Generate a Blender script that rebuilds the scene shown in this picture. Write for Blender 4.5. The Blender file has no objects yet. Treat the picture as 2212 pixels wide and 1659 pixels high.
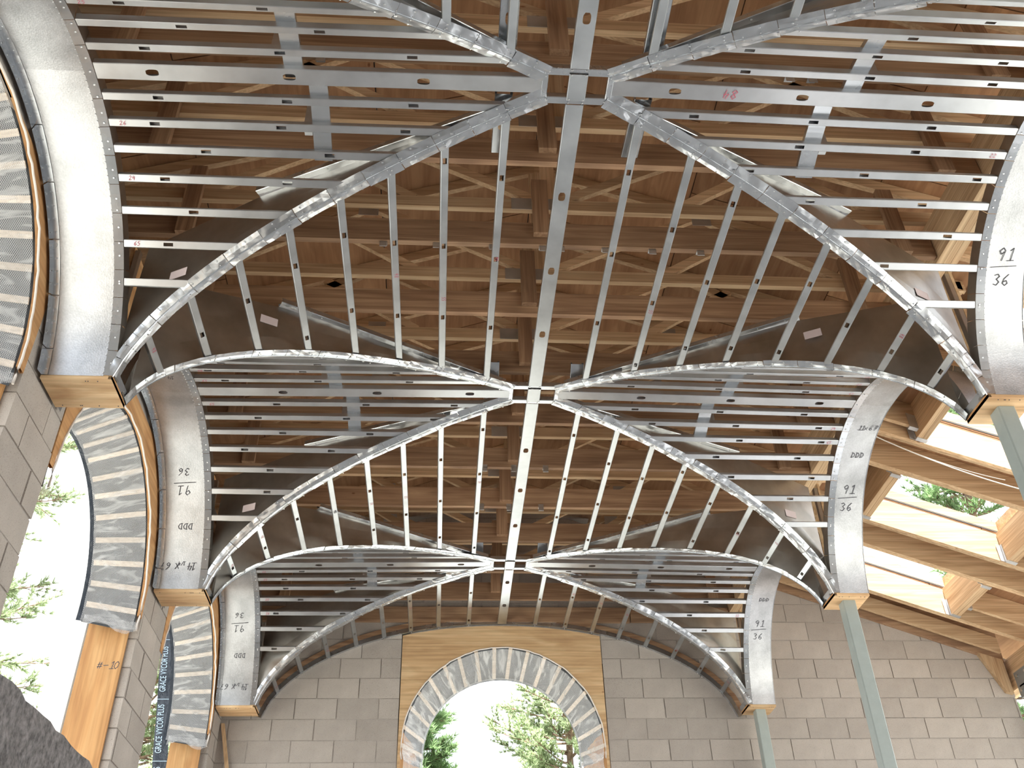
import bpy, bmesh, math, random
from math import sin, cos, pi, sqrt, radians, exp
from mathutils import Vector, Matrix
SC = bpy.context.scene
COL = SC.collection
random.seed(7)

# ------------------------------------------------------------------ camera
F_PX = 2085.1
CAM = Vector((-0.6188, -2.9304, -3.0898))
PITCH, YAW, ROLL = 0.64564, 0.083978, -0.030
fw = Vector((sin(YAW) * cos(PITCH), cos(YAW) * cos(PITCH), sin(PITCH)))
rt = Vector((cos(YAW), -sin(YAW), 0.0))
up = rt.cross(fw)
rt2 = rt * cos(ROLL) + up * sin(ROLL)
up2 = -rt * sin(ROLL) + up * cos(ROLL)
cd = bpy.data.cameras.new('camera')
cd.sensor_width = 36.0
cd.lens = F_PX / 2212 * 36
cd.clip_start = 0.02
cd.clip_end = 500
cam = bpy.data.objects.new('camera', cd)
COL.objects.link(cam)
cam.matrix_world = Matrix(((rt2.x, up2.x, -fw.x, CAM.x), (rt2.y, up2.y, -fw.y, CAM.y),
                           (rt2.z, up2.z, -fw.z, CAM.z), (0, 0, 0, 1)))
SC.camera = cam

# ------------------------------------------------------------------ world, sun, exposure
w = bpy.data.worlds.new('sky')
SC.world = w
w.use_nodes = True
nt = w.node_tree
bg = nt.nodes['Background']
tc = nt.nodes.new('ShaderNodeTexCoord')
ns = nt.nodes.new('ShaderNodeTexNoise')
ns.inputs['Scale'].default_value = 2.2
ns.inputs['Detail'].default_value = 6
cr = nt.nodes.new('ShaderNodeValToRGB')
cr.color_ramp.elements[0].position = 0.35
cr.color_ramp.elements[0].color = (0.80, 0.90, 1.0, 1)
cr.color_ramp.elements[1].position = 0.6
cr.color_ramp.elements[1].color = (1.0, 1.0, 1.0, 1)
nt.links.new(tc.outputs['Generated'], ns.inputs['Vector'])
nt.links.new(ns.outputs['Fac'], cr.inputs['Fac'])
nt.links.new(cr.outputs['Color'], bg.inputs['Color'])
bg.inputs['Strength'].default_value = 1.7
sd = bpy.data.lights.new('sun', 'SUN')
sd.energy = 18.0
sd.angle = radians(1.0)
sd.color = (1.0, 0.97, 0.93)
sun = bpy.data.objects.new('sun', sd)
COL.objects.link(sun)
SUN_DIR = Vector((0.05, -0.27, 0.96)).normalized()
sun.location = SUN_DIR * 40
sun.rotation_euler = SUN_DIR.to_track_quat('Z', 'Y').to_euler()
SC.view_settings.view_transform = 'Standard'
SC.view_settings.look = 'None'
SC.view_settings.gamma = 1.0
SC.view_settings.exposure = 0.68
SC.view_settings.use_curve_mapping = False
SC.cycles.max_bounces = 12
SC.cycles.diffuse_bounces = 6
SC.cycles.glossy_bounces = 5
SC.cycles.transparent_max_bounces = 24
SC.cycles.sample_clamp_indirect = 6.0

# ------------------------------------------------------------------ materials
def mat(name):
    m = bpy.data.materials.new(name)
    m.use_nodes = True
    n = m.node_tree.nodes
    return m, m.node_tree, n['Principled BSDF']

def N(t, typ, **kw):
    n = t.nodes.new(typ)
    for k, v in kw.items():
        n.inputs[k].default_value = v
    return n

def ramp(t, stops):
    r = t.nodes.new('ShaderNodeValToRGB')
    e = r.color_ramp.elements
    e[0].position, e[0].color = stops[0][0], (*stops[0][1], 1)
    e[1].position, e[1].color = stops[-1][0], (*stops[-1][1], 1)
    for p, c in stops[1:-1]:
        x = e.new(p)
        x.color = (*c, 1)
    return r

def mix(t, a, b, fac, mode='MULTIPLY'):
    m = t.nodes.new('ShaderNodeMix')
    m.data_type = 'RGBA'
    m.blend_type = mode
    for sock, val in ((m.inputs[0], fac), (m.inputs[6], a), (m.inputs[7], b)):
        if hasattr(val, 'links') or hasattr(val, 'is_linked'):
            t.links.new(val, sock)
        else:
            sock.default_value = val
    return m.outputs[2]

def bump(t, b, h, strength, dist=0.01):
    n = t.nodes.new('ShaderNodeBump')
    n.inputs['Strength'].default_value = strength
    n.inputs['Distance'].default_value = dist
    t.links.new(h, n.inputs['Height'])
    t.links.new(n.outputs['Normal'], b.inputs['Normal'])

def wood(name, axis, c0, c1, c2, grain=11.0, knots=True, rough=0.75, stretch=0.7, fine=1.0):
    """lumber with the grain running along one axis"""
    m, t, b = mat(name)
    tc = t.nodes.new('ShaderNodeTexCoord')
    oi = t.nodes.new('ShaderNodeObjectInfo')
    off = t.nodes.new('ShaderNodeVectorMath')
    off.operation = 'MULTIPLY_ADD'
    mu = t.nodes.new('ShaderNodeMath'); mu.operation = 'MULTIPLY'; mu.inputs[1].default_value = 37.0
    t.links.new(oi.outputs['Random'], mu.inputs[0])
    t.links.new(tc.outputs['Object'], off.inputs[0])
    off.inputs[1].default_value = (1, 1, 1)
    t.links.new(mu.outputs[0], off.inputs[2])
    mp = t.nodes.new('ShaderNodeMapping')
    s = [grain] * 3
    s[axis] = stretch
    mp.inputs['Scale'].default_value = s
    t.links.new(off.outputs[0], mp.inputs['Vector'])
    n1 = N(t, 'ShaderNodeTexNoise', Scale=1.6, Detail=5.0, Distortion=1.2)
    t.links.new(mp.outputs[0], n1.inputs['Vector'])
    r = ramp(t, [(0.32, c0), (0.5, c1), (0.68, c2)])
    t.links.new(n1.outputs['Fac'], r.inputs['Fac'])
    out = r.outputs['Color']
    mp2 = t.nodes.new('ShaderNodeMapping')
    s2 = [grain * 9] * 3; s2[axis] = 1.2
    mp2.inputs['Scale'].default_value = s2
    t.links.new(off.outputs[0], mp2.inputs['Vector'])
    n2 = N(t, 'ShaderNodeTexNoise', Scale=1.0, Detail=2.0)
    t.links.new(mp2.outputs[0], n2.inputs['Vector'])
    r2 = ramp(t, [(0.3, (0.80, 0.76, 0.72)), (0.6, (1.06, 1.05, 1.04))])
    t.links.new(n2.outputs['Fac'], r2.inputs['Fac'])
    out = mix(t, out, r2.outputs['Color'], fine)
    if knots:
        v = N(t, 'ShaderNodeTexVoronoi', Scale=1.0)
        mp3 = t.nodes.new('ShaderNodeMapping')
        s3 = [5.0] * 3; s3[axis] = 2.8
        mp3.inputs['Scale'].default_value = s3
        t.links.new(off.outputs[0], mp3.inputs['Vector'])
        t.links.new(mp3.outputs[0], v.inputs['Vector'])
        r3 = ramp(t, [(0.025, (0.52, 0.36, 0.26)), (0.06, (1, 1, 1))])
        t.links.new(v.outputs['Distance'], r3.inputs['Fac'])
        out = mix(t, out, r3.outputs['Color'], 1.0)
    hv = t.nodes.new('ShaderNodeHueSaturation')
    mr = t.nodes.new('ShaderNodeMapRange')
    mr.inputs[3].default_value = 0.78; mr.inputs[4].default_value = 1.14
    t.links.new(oi.outputs['Random'], mr.inputs[0])
    t.links.new(mr.outputs[0], hv.inputs['Value'])
    t.links.new(out, hv.inputs['Color'])
    t.links.new(hv.outputs[0], b.inputs['Base Color'])
    b.inputs['Roughness'].default_value = rough
    bump(t, b, n2.outputs['Fac'], 0.15, 0.002)
    return m

FIR = ((0.27, 0.155, 0.092), (0.36, 0.218, 0.13), (0.46, 0.30, 0.185))
PINE = ((0.50, 0.33, 0.19), (0.62, 0.43, 0.26), (0.70, 0.52, 0.33))
PLY = ((0.48, 0.24, 0.10), (0.62, 0.34, 0.15), (0.72, 0.44, 0.21))
M = {}
for i, ax in enumerate('xyz'):
    M['fir_' + ax] = wood('fir_lumber_' + ax, i, *FIR)
    M['pine_' + ax] = wood('pine_lumber_' + ax, i, *PINE)
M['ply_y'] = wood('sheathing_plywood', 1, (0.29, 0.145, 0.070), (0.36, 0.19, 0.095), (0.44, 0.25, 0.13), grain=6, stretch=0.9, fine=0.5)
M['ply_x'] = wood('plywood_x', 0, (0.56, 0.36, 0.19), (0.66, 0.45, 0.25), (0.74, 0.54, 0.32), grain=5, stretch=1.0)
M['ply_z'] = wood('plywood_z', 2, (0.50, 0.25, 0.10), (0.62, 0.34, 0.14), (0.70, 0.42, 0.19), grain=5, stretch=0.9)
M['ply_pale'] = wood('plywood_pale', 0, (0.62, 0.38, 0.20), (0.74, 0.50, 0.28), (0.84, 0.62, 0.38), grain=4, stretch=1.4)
M['lath'] = wood('lath_strip', 0, (0.72, 0.62, 0.52), (0.80, 0.70, 0.60), (0.86, 0.78, 0.70), grain=8, knots=False)

def steel(name, base, rough, metal=0.9, spangle=0.12, bumpy=0.25, scale=55, waves=0.0, bs=2.2, vor=0.0, cells=False, tangent=None):
    m, t, b = mat(name)
    tc = t.nodes.new('ShaderNodeTexCoord')
    v = N(t, 'ShaderNodeTexVoronoi', Scale=scale * 2)
    t.links.new(tc.outputs['Object'], v.inputs['Vector'])
    n = N(t, 'ShaderNodeTexNoise', Scale=5.0, Detail=6.0 if cells else 3.0, Roughness=0.6)
    t.links.new(tc.outputs['Object'], n.inputs['Vector'])
    lo = tuple(c * (1 - spangle * 1.6) for c in base)
    hi = tuple(min(1, c * (1 + spangle)) for c in base)
    r = ramp(t, [(0.3, lo), (0.7, hi)])
    t.links.new(n.outputs['Fac'], r.inputs['Fac'])
    r2 = ramp(t, [(0.0, (1 - spangle,) * 3), (1.0, (1.0,) * 3)])
    t.links.new(v.outputs['Color'], r2.inputs['Fac'])
    col = mix(t, r.outputs['Color'], r2.outputs['Color'], 1.0) if cells else r.outputs['Color']
    t.links.new(col, b.inputs['Base Color'])
    b.inputs['Metallic'].default_value = metal
    mr = t.nodes.new('ShaderNodeMapRange')
    mr.inputs[3].default_value = rough - 0.05; mr.inputs[4].default_value = rough + 0.08
    t.links.new(n.outputs['Fac'], mr.inputs[0])
    t.links.new(mr.outputs[0], b.inputs['Roughness'])
    if tangent:
        cx_ = t.nodes.new('ShaderNodeCombineXYZ')
        for i_, v_ in enumerate(tangent): cx_.inputs[i_].default_value = v_
        t.links.new(cx_.outputs[0], b.inputs['Tangent'])
        b.inputs['Anisotropic'].default_value = 0.75
    n2 = N(t, 'ShaderNodeTexNoise', Scale=bs, Detail=1.5)
    t.links.new(tc.outputs['Object'], n2.inputs['Vector'])
    ad = t.nodes.new('ShaderNodeMath'); ad.operation = 'MULTIPLY_ADD'
    ad.inputs[1].default_value = vor
    t.links.new(v.outputs['Distance'], ad.inputs[0]); t.links.new(n2.outputs['Fac'], ad.inputs[2])
    bump(t, b, ad.outputs[0], bumpy, 0.02 + waves)
    return m

M['stud'] = steel('galvanized_stud', (0.60, 0.63, 0.67), 0.25, metal=0.95, bumpy=0.10, spangle=0.07)
# rolled steel: the rolling marks run along each stud, so reflections spread across it
M['stud_x'] = steel('galvanized_stud_rolled_x', (0.62, 0.64, 0.67), 0.34, metal=0.95, bumpy=0.08, spangle=0.07, tangent=(0, 1, 0))
M['stud_y_dimmed'] = steel('galvanized_stud_rolled_y_dimmed', (0.52, 0.55, 0.58), 0.30, metal=0.95, bumpy=0.08, spangle=0.09, tangent=(1, 0, 0))  # darker base puts the lengthwise studs' dim reflections into the colour
M['sheet'] = steel('galvanized_sheet', (0.54, 0.55, 0.575), 0.33, metal=0.92, spangle=0.14, cells=True, bumpy=0.35, waves=0.015, vor=.02)
M['flange'] = steel('galvanized_track', (0.63, 0.66, 0.70), 0.25, metal=0.95, bumpy=0.45, waves=0.01, bs=9.0, spangle=0.08)
M['dark_sheet'] = steel('galvanized_web', (0.52, 0.50, 0.47), 0.30, metal=0.95, bumpy=0.35, waves=0.02)
M['hanger'] = steel('joist_hanger_steel', (0.70, 0.72, 0.74), 0.45)
M['plate'] = steel('truss_plate_steel', (0.50, 0.47, 0.43), 0.55, metal=0.6)

def flat(name, c, rough=0.8, metal=0.0, noise=0.0, nscale=30, bmp=0.0, bd=0.01):
    m, t, b = mat(name)
    b.inputs['Base Color'].default_value = (*c, 1)
    b.inputs['Roughness'].default_value = rough
    b.inputs['Metallic'].default_value = metal
    if noise or bmp:
        tc = t.nodes.new('ShaderNodeTexCoord')
        n = N(t, 'ShaderNodeTexNoise', Scale=nscale, Detail=5.0, Roughness=0.6)
        t.links.new(tc.outputs['Object'], n.inputs['Vector'])
        if noise:
            r = ramp(t, [(0.3, tuple(x * (1 - noise) for x in c)), (0.7, tuple(min(1, x * (1 + noise)) for x in c))])
            t.links.new(n.outputs['Fac'], r.inputs['Fac'])
            t.links.new(r.outputs['Color'], b.inputs['Base Color'])
        if bmp:
            bump(t, b, n.outputs['Fac'], bmp, bd)
    return m

def block_mat():
    m, t, b = mat('concrete_block')
    tc = t.nodes.new('ShaderNodeTexCoord')
    oi = t.nodes.new('ShaderNodeObjectInfo')
    n = N(t, 'ShaderNodeTexNoise', Scale=3.0, Detail=8.0, Roughness=0.6)
    t.links.new(tc.outputs['Object'], n.inputs['Vector'])
    r = ramp(t, [(0.3, (0.39, 0.35, 0.32)), (0.7, (0.48, 0.435, 0.40))])
    t.links.new(n.outputs['Fac'], r.inputs['Fac'])
    v = N(t, 'ShaderNodeTexNoise', Scale=160.0, Detail=3.0)
    t.links.new(tc.outputs['Object'], v.inputs['Vector'])
    r2 = ramp(t, [(0.28, (0.62, 0.6, 0.58)), (0.42, (1, 1, 1))])
    t.links.new(v.outputs['Fac'], r2.inputs['Fac'])
    col = mix(t, r.outputs['Color'], r2.outputs['Color'], 1.0)
    hv = t.nodes.new('ShaderNodeHueSaturation')
    mr = t.nodes.new('ShaderNodeMapRange')
    mr.inputs[3].default_value = 0.90; mr.inputs[4].default_value = 1.08
    t.links.new(oi.outputs['Random'], mr.inputs[0])
    t.links.new(mr.outputs[0], hv.inputs['Value'])
    t.links.new(col, hv.inputs['Color'])
    t.links.new(hv.outputs[0], b.inputs['Base Color'])
    b.inputs['Roughness'].default_value = 0.95
    bump(t, b, v.outputs['Fac'], 0.5, 0.004)
    return m
M['block'] = block_mat()
M['mortar'] = flat('mortar', (0.38, 0.345, 0.32), 0.95, noise=0.1, bmp=0.3)
M['slab'] = flat('concrete_slab', (0.40, 0.40, 0.40), 0.85, noise=0.12, nscale=2)
M['earth'] = flat('site_ground', (0.30, 0.30, 0.27), 0.95, noise=0.2, nscale=1)
M['column'] = flat('grey_green_primer', (0.36, 0.41, 0.40), 0.42, noise=0.05, nscale=14)
M['felt'] = flat('dark_felt', (0.075, 0.085, 0.10), 0.6, noise=0.5, nscale=9, bmp=0.6, bd=0.02)
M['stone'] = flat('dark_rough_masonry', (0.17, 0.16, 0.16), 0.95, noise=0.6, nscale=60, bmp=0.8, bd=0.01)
M['white'] = flat('white_board', (0.86, 0.86, 0.84), 0.6)
M['paper'] = flat('paper_tag', (0.80, 0.68, 0.70), 0.7)
M['ink'] = flat('black_marker', (0.07, 0.07, 0.09), 0.6)
M['red_ink'] = flat('red_marker', (0.55, 0.10, 0.16), 0.6)
M['cable'] = flat('white_cable', (0.86, 0.84, 0.80), 0.5)
M['membrane'] = flat('black_membrane', (0.035, 0.045, 0.062), 0.35, bmp=0.8, nscale=8, bd=0.03)
M['letter'] = flat('blue_white_print', (0.55, 0.72, 0.88), 0.5)
M['screw'] = flat('screw_steel', (0.72, 0.73, 0.75), 0.3, metal=1.0)
M['bark'] = flat('pine_bark', (0.20, 0.13, 0.09), 0.95, noise=0.4, nscale=12)
M['roofing'] = flat('roof_felt', (0.10, 0.10, 0.10), 0.9)
M['bracket'] = flat('steel_bracket', (0.30, 0.31, 0.31), 0.5, metal=0.4)
def needle(name, c):
    m, t, b = mat(name)
    oi = t.nodes.new('ShaderNodeTexCoord')
    n = N(t, 'ShaderNodeTexNoise', Scale=1.6, Detail=3.0)
    t.links.new(oi.outputs['Object'], n.inputs['Vector'])
    r = ramp(t, [(0.3, tuple(x * 0.6 for x in c)), (0.7, tuple(min(1, x * 1.45) for x in c))])
    t.links.new(n.outputs['Fac'], r.inputs['Fac'])
    t.links.new(r.outputs['Color'], b.inputs['Base Color'])
    b.inputs['Roughness'].default_value = 0.6
    tr = t.nodes.new('ShaderNodeBsdfTranslucent')
    t.links.new(r.outputs['Color'], tr.inputs['Color'])
    mx = t.nodes.new('ShaderNodeMixShader'); mx.inputs[0].default_value = 0.45
    t.links.new(b.outputs[0], mx.inputs[1]); t.links.new(tr.outputs[0], mx.inputs[2])
    t.links.new(mx.outputs[0], t.nodes['Material Output'].inputs['Surface'])
    return m
M['needles'] = needle('pine_needles', (0.24, 0.36, 0.17))
M['needles_b'] = needle('pale_pine_needles', (0.34, 0.42, 0.24))

def film_mat():
    """clear film and diamond netting over the lath: UV x along the arch, y along the depth, in metres"""
    m, t, b = mat('plastic_film_and_netting')
    uv = t.nodes.new('ShaderNodeUVMap')
    sep = t.nodes.new('ShaderNodeSeparateXYZ')
    t.links.new(uv.outputs[0], sep.inputs[0])
    def line(sign):
        a = t.nodes.new('ShaderNodeMath'); a.operation = 'MULTIPLY_ADD'; a.inputs[1].default_value = sign
        t.links.new(sep.outputs[1], a.inputs[0]); t.links.new(sep.outputs[0], a.inputs[2])
        s = t.nodes.new('ShaderNodeMath'); s.operation = 'MULTIPLY'; s.inputs[1].default_value = 62.0
        t.links.new(a.outputs[0], s.inputs[0])
        f = t.nodes.new('ShaderNodeMath'); f.operation = 'FRACT'
        t.links.new(s.outputs[0], f.inputs[0])
        l = t.nodes.new('ShaderNodeMath'); l.operation = 'LESS_THAN'; l.inputs[1].default_value = 0.20
        t.links.new(f.outputs[0], l.inputs[0])
        return l.outputs[0]
    mx = t.nodes.new('ShaderNodeMath'); mx.operation = 'MAXIMUM'
    t.links.new(line(1.7), mx.inputs[0]); t.links.new(line(-1.7), mx.inputs[1])
    n = N(t, 'ShaderNodeTexNoise', Scale=1.0, Detail=4.0, Distortion=2.2)
    mp = t.nodes.new('ShaderNodeMapping'); mp.inputs['Scale'].default_value = (9, 2.6, 1)
    mp.inputs['Rotation'].default_value = (0, 0, 0.35)
    t.links.new(uv.outputs[0], mp.inputs['Vector']); t.links.new(mp.outputs[0], n.inputs['Vector'])
    r = ramp(t, [(0.48, (0.14,) * 3), (0.70, (0.66,) * 3)])
    t.links.new(n.outputs['Fac'], r.inputs['Fac'])
    mm = t.nodes.new('ShaderNodeMath'); mm.operation = 'MULTIPLY'; mm.inputs[1].default_value = 0.6
    t.links.new(mx.outputs[0], mm.inputs[0])
    ad = t.nodes.new('ShaderNodeMath'); ad.operation = 'MAXIMUM'; ad.use_clamp = True
    t.links.new(mm.outputs[0], ad.inputs[0]); t.links.new(r.outputs['Color'], ad.inputs[1])
    b.inputs['Base Color'].default_value = (0.84, 0.85, 0.87, 1)
    b.inputs['Roughness'].default_value = 0.22
    bump(t, b, n.outputs['Fac'], 0.6, 0.03)
    tr = t.nodes.new('ShaderNodeBsdfTransparent')
    mxs = t.nodes.new('ShaderNodeMixShader')
    t.links.new(ad.outputs[0], mxs.inputs[0])
    t.links.new(tr.outputs[0], mxs.inputs[1]); t.links.new(b.outputs[0], mxs.inputs[2])
    t.links.new(mxs.outputs[0], t.nodes['Material Output'].inputs['Surface'])
    return m
M['film'] = film_mat()

# ------------------------------------------------------------------ mesh helpers
class MB:
    def __init__(s): s.v = []; s.f = []; s.uv = None
    def quad(s, a, b, c, d):
        i = len(s.v); s.v += [tuple(a), tuple(b), tuple(c), tuple(d)]; s.f.append((i, i + 1, i + 2, i + 3))
    def poly(s, pts):
        i = len(s.v); s.v += [tuple(p) for p in pts]; s.f.append(tuple(range(i, i + len(pts))))
    def hexa(s, p):
        i = len(s.v); s.v += [tuple(q) for q in p]
        for f in ((0, 3, 2, 1), (4, 5, 6, 7), (0, 1, 5, 4), (1, 2, 6, 5), (2, 3, 7, 6), (3, 0, 4, 7)):
            s.f.append(tuple(i + k for k in f))
    def box(s, x0, x1, y0, y1, z0, z1):
        s.hexa(((x0, y0, z0), (x1, y0, z0), (x1, y1, z0), (x0, y1, z0), (x0, y0, z1), (x1, y0, z1), (x1, y1, z1), (x0, y1, z1)))
    def bar(s, a, b, side, upv, wd, ht):
        """board from a to b, wd across side, ht along upv, centred on the line"""
        a = Vector(a); b = Vector(b); sd_ = Vector(side) * wd / 2; u = Vector(upv) * ht / 2
        s.hexa([a - sd_ - u, b - sd_ - u, b + sd_ - u, a + sd_ - u, a - sd_ + u, b - sd_ + u, b + sd_ + u, a + sd_ + u])
    def tube(s, pts, r, n=8):
        base = len(s.v)
        for i, p in enumerate(pts):
            p = Vector(p)
            d = (Vector(pts[min(i + 1, len(pts) - 1)]) - Vector(pts[max(i - 1, 0)])).normalized()
            a = d.cross(Vector((0, 0, 1)))
            if a.length < 1e-3: a = Vector((1, 0, 0))
            a.normalize(); b = d.cross(a)
            rr = r[i] if isinstance(r, (list, tuple)) else r
            for k in range(n):
                s.v.append(tuple(p + (a * cos(2 * pi * k / n) + b * sin(2 * pi * k / n)) * rr))
        for i in range(len(pts) - 1):
            for k in range(n):
                s.f.append((base + i * n + k, base + i * n + (k + 1) % n, base + (i + 1) * n + (k + 1) % n, base + (i + 1) * n + k))
        s.f.append(tuple(base + k for k in range(n)))
        s.f.append(tuple(base + (len(pts) - 1) * n + k for k in reversed(range(n))))
    def screw(s, p, nrm, r=0.005):
        p = Vector(p); n = Vector(nrm).normalized()
        a = n.orthogonal().normalized(); b = n.cross(a); i = len(s.v)
        for h, q in ((0.0, 1.0), (0.0025, 0.7)):
            for k in range(6):
                s.v.append(tuple(p + n * h + (a * cos(k * pi / 3) + b * sin(k * pi / 3)) * r * q))
        for k in range(6):
            s.f.append((i + k, i + (k + 1) % 6, i + 6 + (k + 1) % 6, i + 6 + k))
        s.f.append(tuple(i + 6 + k for k in range(6)))
    def mesh(s, name, m, smooth=False):
        me = bpy.data.meshes.new(name)
        me.from_pydata(s.v, [], s.f)
        if s.uv:
            l = me.uv_layers.new(name='UVMap')
            for p in me.polygons:
                for li in p.loop_indices:
                    l.data[li].uv = s.uv[me.loops[li].vertex_index]
        me.materials.append(M[m] if isinstance(m, str) else m)
        if smooth:
            for p in me.polygons: p.use_smooth = True
        me.update()
        return me
    def build(s, name, m, parent=None, smooth=False, **tags):
        if not s.f: return None
        return link(name, s.mesh(name, m, smooth), parent, **tags)

def wloc(o):
    v = Vector((0, 0, 0))
    while o: v += o.location; o = o.parent
    return v

def link(name, me, parent=None, **tags):
    o = bpy.data.objects.new(name, me)
    COL.objects.link(o)
    if parent:
        o.parent = parent
        o.location = -wloc(parent)
    for k, v in tags.items(): o[k] = v
    return o

def thing(name, label, cat, loc=(0, 0, 0), group=None, **tags):
    o = bpy.data.objects.new(name, None)
    COL.objects.link(o)
    o.location = loc; o.empty_display_size = 0.1
    o['label'] = label; o['category'] = cat
    if group: o['group'] = group
    for k, v in tags.items(): o[k] = v
    return o

def struct(name, loc=(0, 0, 0)):
    o = bpy.data.objects.new(name, None)
    COL.objects.link(o); o.location = loc; o['kind'] = 'structure'
    return o

def box(name, m, parent, *b, **tags):
    q = MB(); q.box(*b)
    return q.build(name, m, parent, **tags)

# ------------------------------------------------------------------ vault geometry
W, HX, HY, H, TH = 2.3465, 0.158, 0.066, 0.9647, 1.43242
SL, SR = 0.363, 0.277
YH = [-2.60, 0.0, 2.600, 5.280]                    # crown hubs (the first is out of frame)
YS = [(-1.4186, -1.1605), (1.1605, 1.4186), (3.7086, 3.967), (6.2175, 6.47)]   # springing boxes
YW = 6.6157                                         # end wall
FLOOR = -4.60
JY = [0.583 + 0.636 * k for k in range(-6, 10)]     # joists and trusses

def prof(u):
    u = min(1.0, abs(u)); s = sin(TH)
    return H * (sqrt(max(0.0, 1 - (u * s) ** 2)) - cos(TH)) / (1 - cos(TH))
def zb(x, y=0.0):
    """barrel surface"""
    f = min(1.0, max(0.0, (6.3 - y) / 1.0))
    return prof(abs(x) / W) + 0.034 * exp(-(x / 0.75) ** 2) * f
def span(k, sg):
    """half span of bay k (index into YH) on the near (-1) or far (+1) side"""
    return (YS[k][0] - YH[k]) if sg > 0 else (YH[k] - YS[k - 1][1])
def groin(k, sx, sy, s):
    x = HX + (W - HX) * s
    y = HY + (span(k, sy) - HY) * s
    return Vector((sx * x, YH[k] + sy * y, zb(x)))
def groin_s_x(x): return (abs(x) - HX) / (W - HX)
def cz(k, sx, sy, x, y):
    """cross-vault surface height: depends on y only"""
    D = span(k, sy); s = (abs(y - YH[k]) - HY) / (D - HY)
    xx = HX + (W - HX) * s
    base = prof(min(1, abs(xx) / W)) if s > -0.1 else prof(HX / W)
    return base + 0.034 * exp(-(xx / 0.75) ** 2) * max(0.0, 1 - max(0, abs(x) - 0.8) / 1.2)

def channel(mb, p0, p1, nrm, wd, dp, lip=0.012, holes=(), hl=0.05, hw=0.022, oval=False):
    """a steel C stud: web on the visible side, two flanges and lips turned away along nrm, real knockouts"""
    p0 = Vector(p0); p1 = Vector(p1); t = (p1 - p0); L = t.length; t.normalize()
    n = Vector(nrm); n = (n - t * n.dot(t)).normalized(); b = t.cross(n)
    h = wd / 2; c = 0.003
    P = lambda l, a, d: p0 + t * l + b * a + n * d
    hs = sorted(x for x in holes if hl < x < L - hl)
    cuts = [0.0]
    for x in hs: cuts += [x - hl / 2, x + hl / 2]
    cuts.append(L)
    for i in range(len(cuts) - 1):
        a, e = cuts[i], cuts[i + 1]
        if i % 2 == 0:
            mb.quad(P(a, -h + c, 0), P(e, -h + c, 0), P(e, h - c, 0), P(a, h - c, 0))
        else:
            if not oval:
                for u, v in ((-h + c, -hw / 2), (hw / 2, h - c)):
                    mb.quad(P(a, u, 0), P(e, u, 0), P(e, v, 0), P(a, v, 0))
            else:
                m_ = (a + e) / 2; rx = hl / 2 - 0.004; k = 24
                inn, out = [], []
                for j in range(k):
                    an = 2 * pi * j / k
                    cx_, sy_ = cos(an), sin(an)
                    q = max(abs(cx_), abs(sy_))
                    ex = math.copysign(abs(cx_) ** .62, cx_) * rx; ey = math.copysign(abs(sy_) ** .62, sy_) * hw / 2
                    if cx_ < -0.86: ex = -rx - .003; ey = math.copysign(min(abs(ey), hw * .27), ey)
                    inn.append((m_ + ex, ey)); out.append((m_ + hl / 2 * cx_ / q, (h - c) * sy_ / q))
                for j in range(k):
                    j2 = (j + 1) % k
                    mb.quad(P(out[j][0], out[j][1], 0), P(out[j2][0], out[j2][1], 0), P(inn[j2][0], inn[j2][1], 0), P(inn[j][0], inn[j][1], 0))
    for sg in (-1, 1):
        mb.quad(P(0, sg * (h - c), 0), P(L, sg * (h - c), 0), P(L, sg * h, c), P(0, sg * h, c))
        mb.quad(P(0, sg * h, c), P(L, sg * h, c), P(L, sg * h, dp), P(0, sg * h, dp))
        mb.quad(P(0, sg * h, dp), P(L, sg * h, dp), P(L, sg * (h - lip), dp), P(0, sg * (h - lip), dp))

# ------------------------------------------------------------------ setting: ground, slab
g = MB(); g.box(-60, 60, -60, 60, FLOOR - 0.4, FLOOR - 0.15)
g.build('ground', 'earth', kind='structure')
box('floor', 'slab', None, -3.2, 5.8, -6.2, 7.1, FLOOR - 0.15, FLOOR, kind='structure')

# ------------------------------------------------------------------ block walls
BH, BL, JT = 0.2032, 0.4064, 0.010
BX, BYT = 0.14, 0.14
_bm = MB(); _bm.box(0, BL - JT, -0.012, BYT, 0, BH - JT)
BLOCK_ME = _bm.mesh('block', 'block')
_bm = MB(); _bm.box(-BYT, 0.012, 0, BL - JT, 0, BH - JT)
BLOCK_ME_Y = _bm.mesh('block', 'block')

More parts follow.
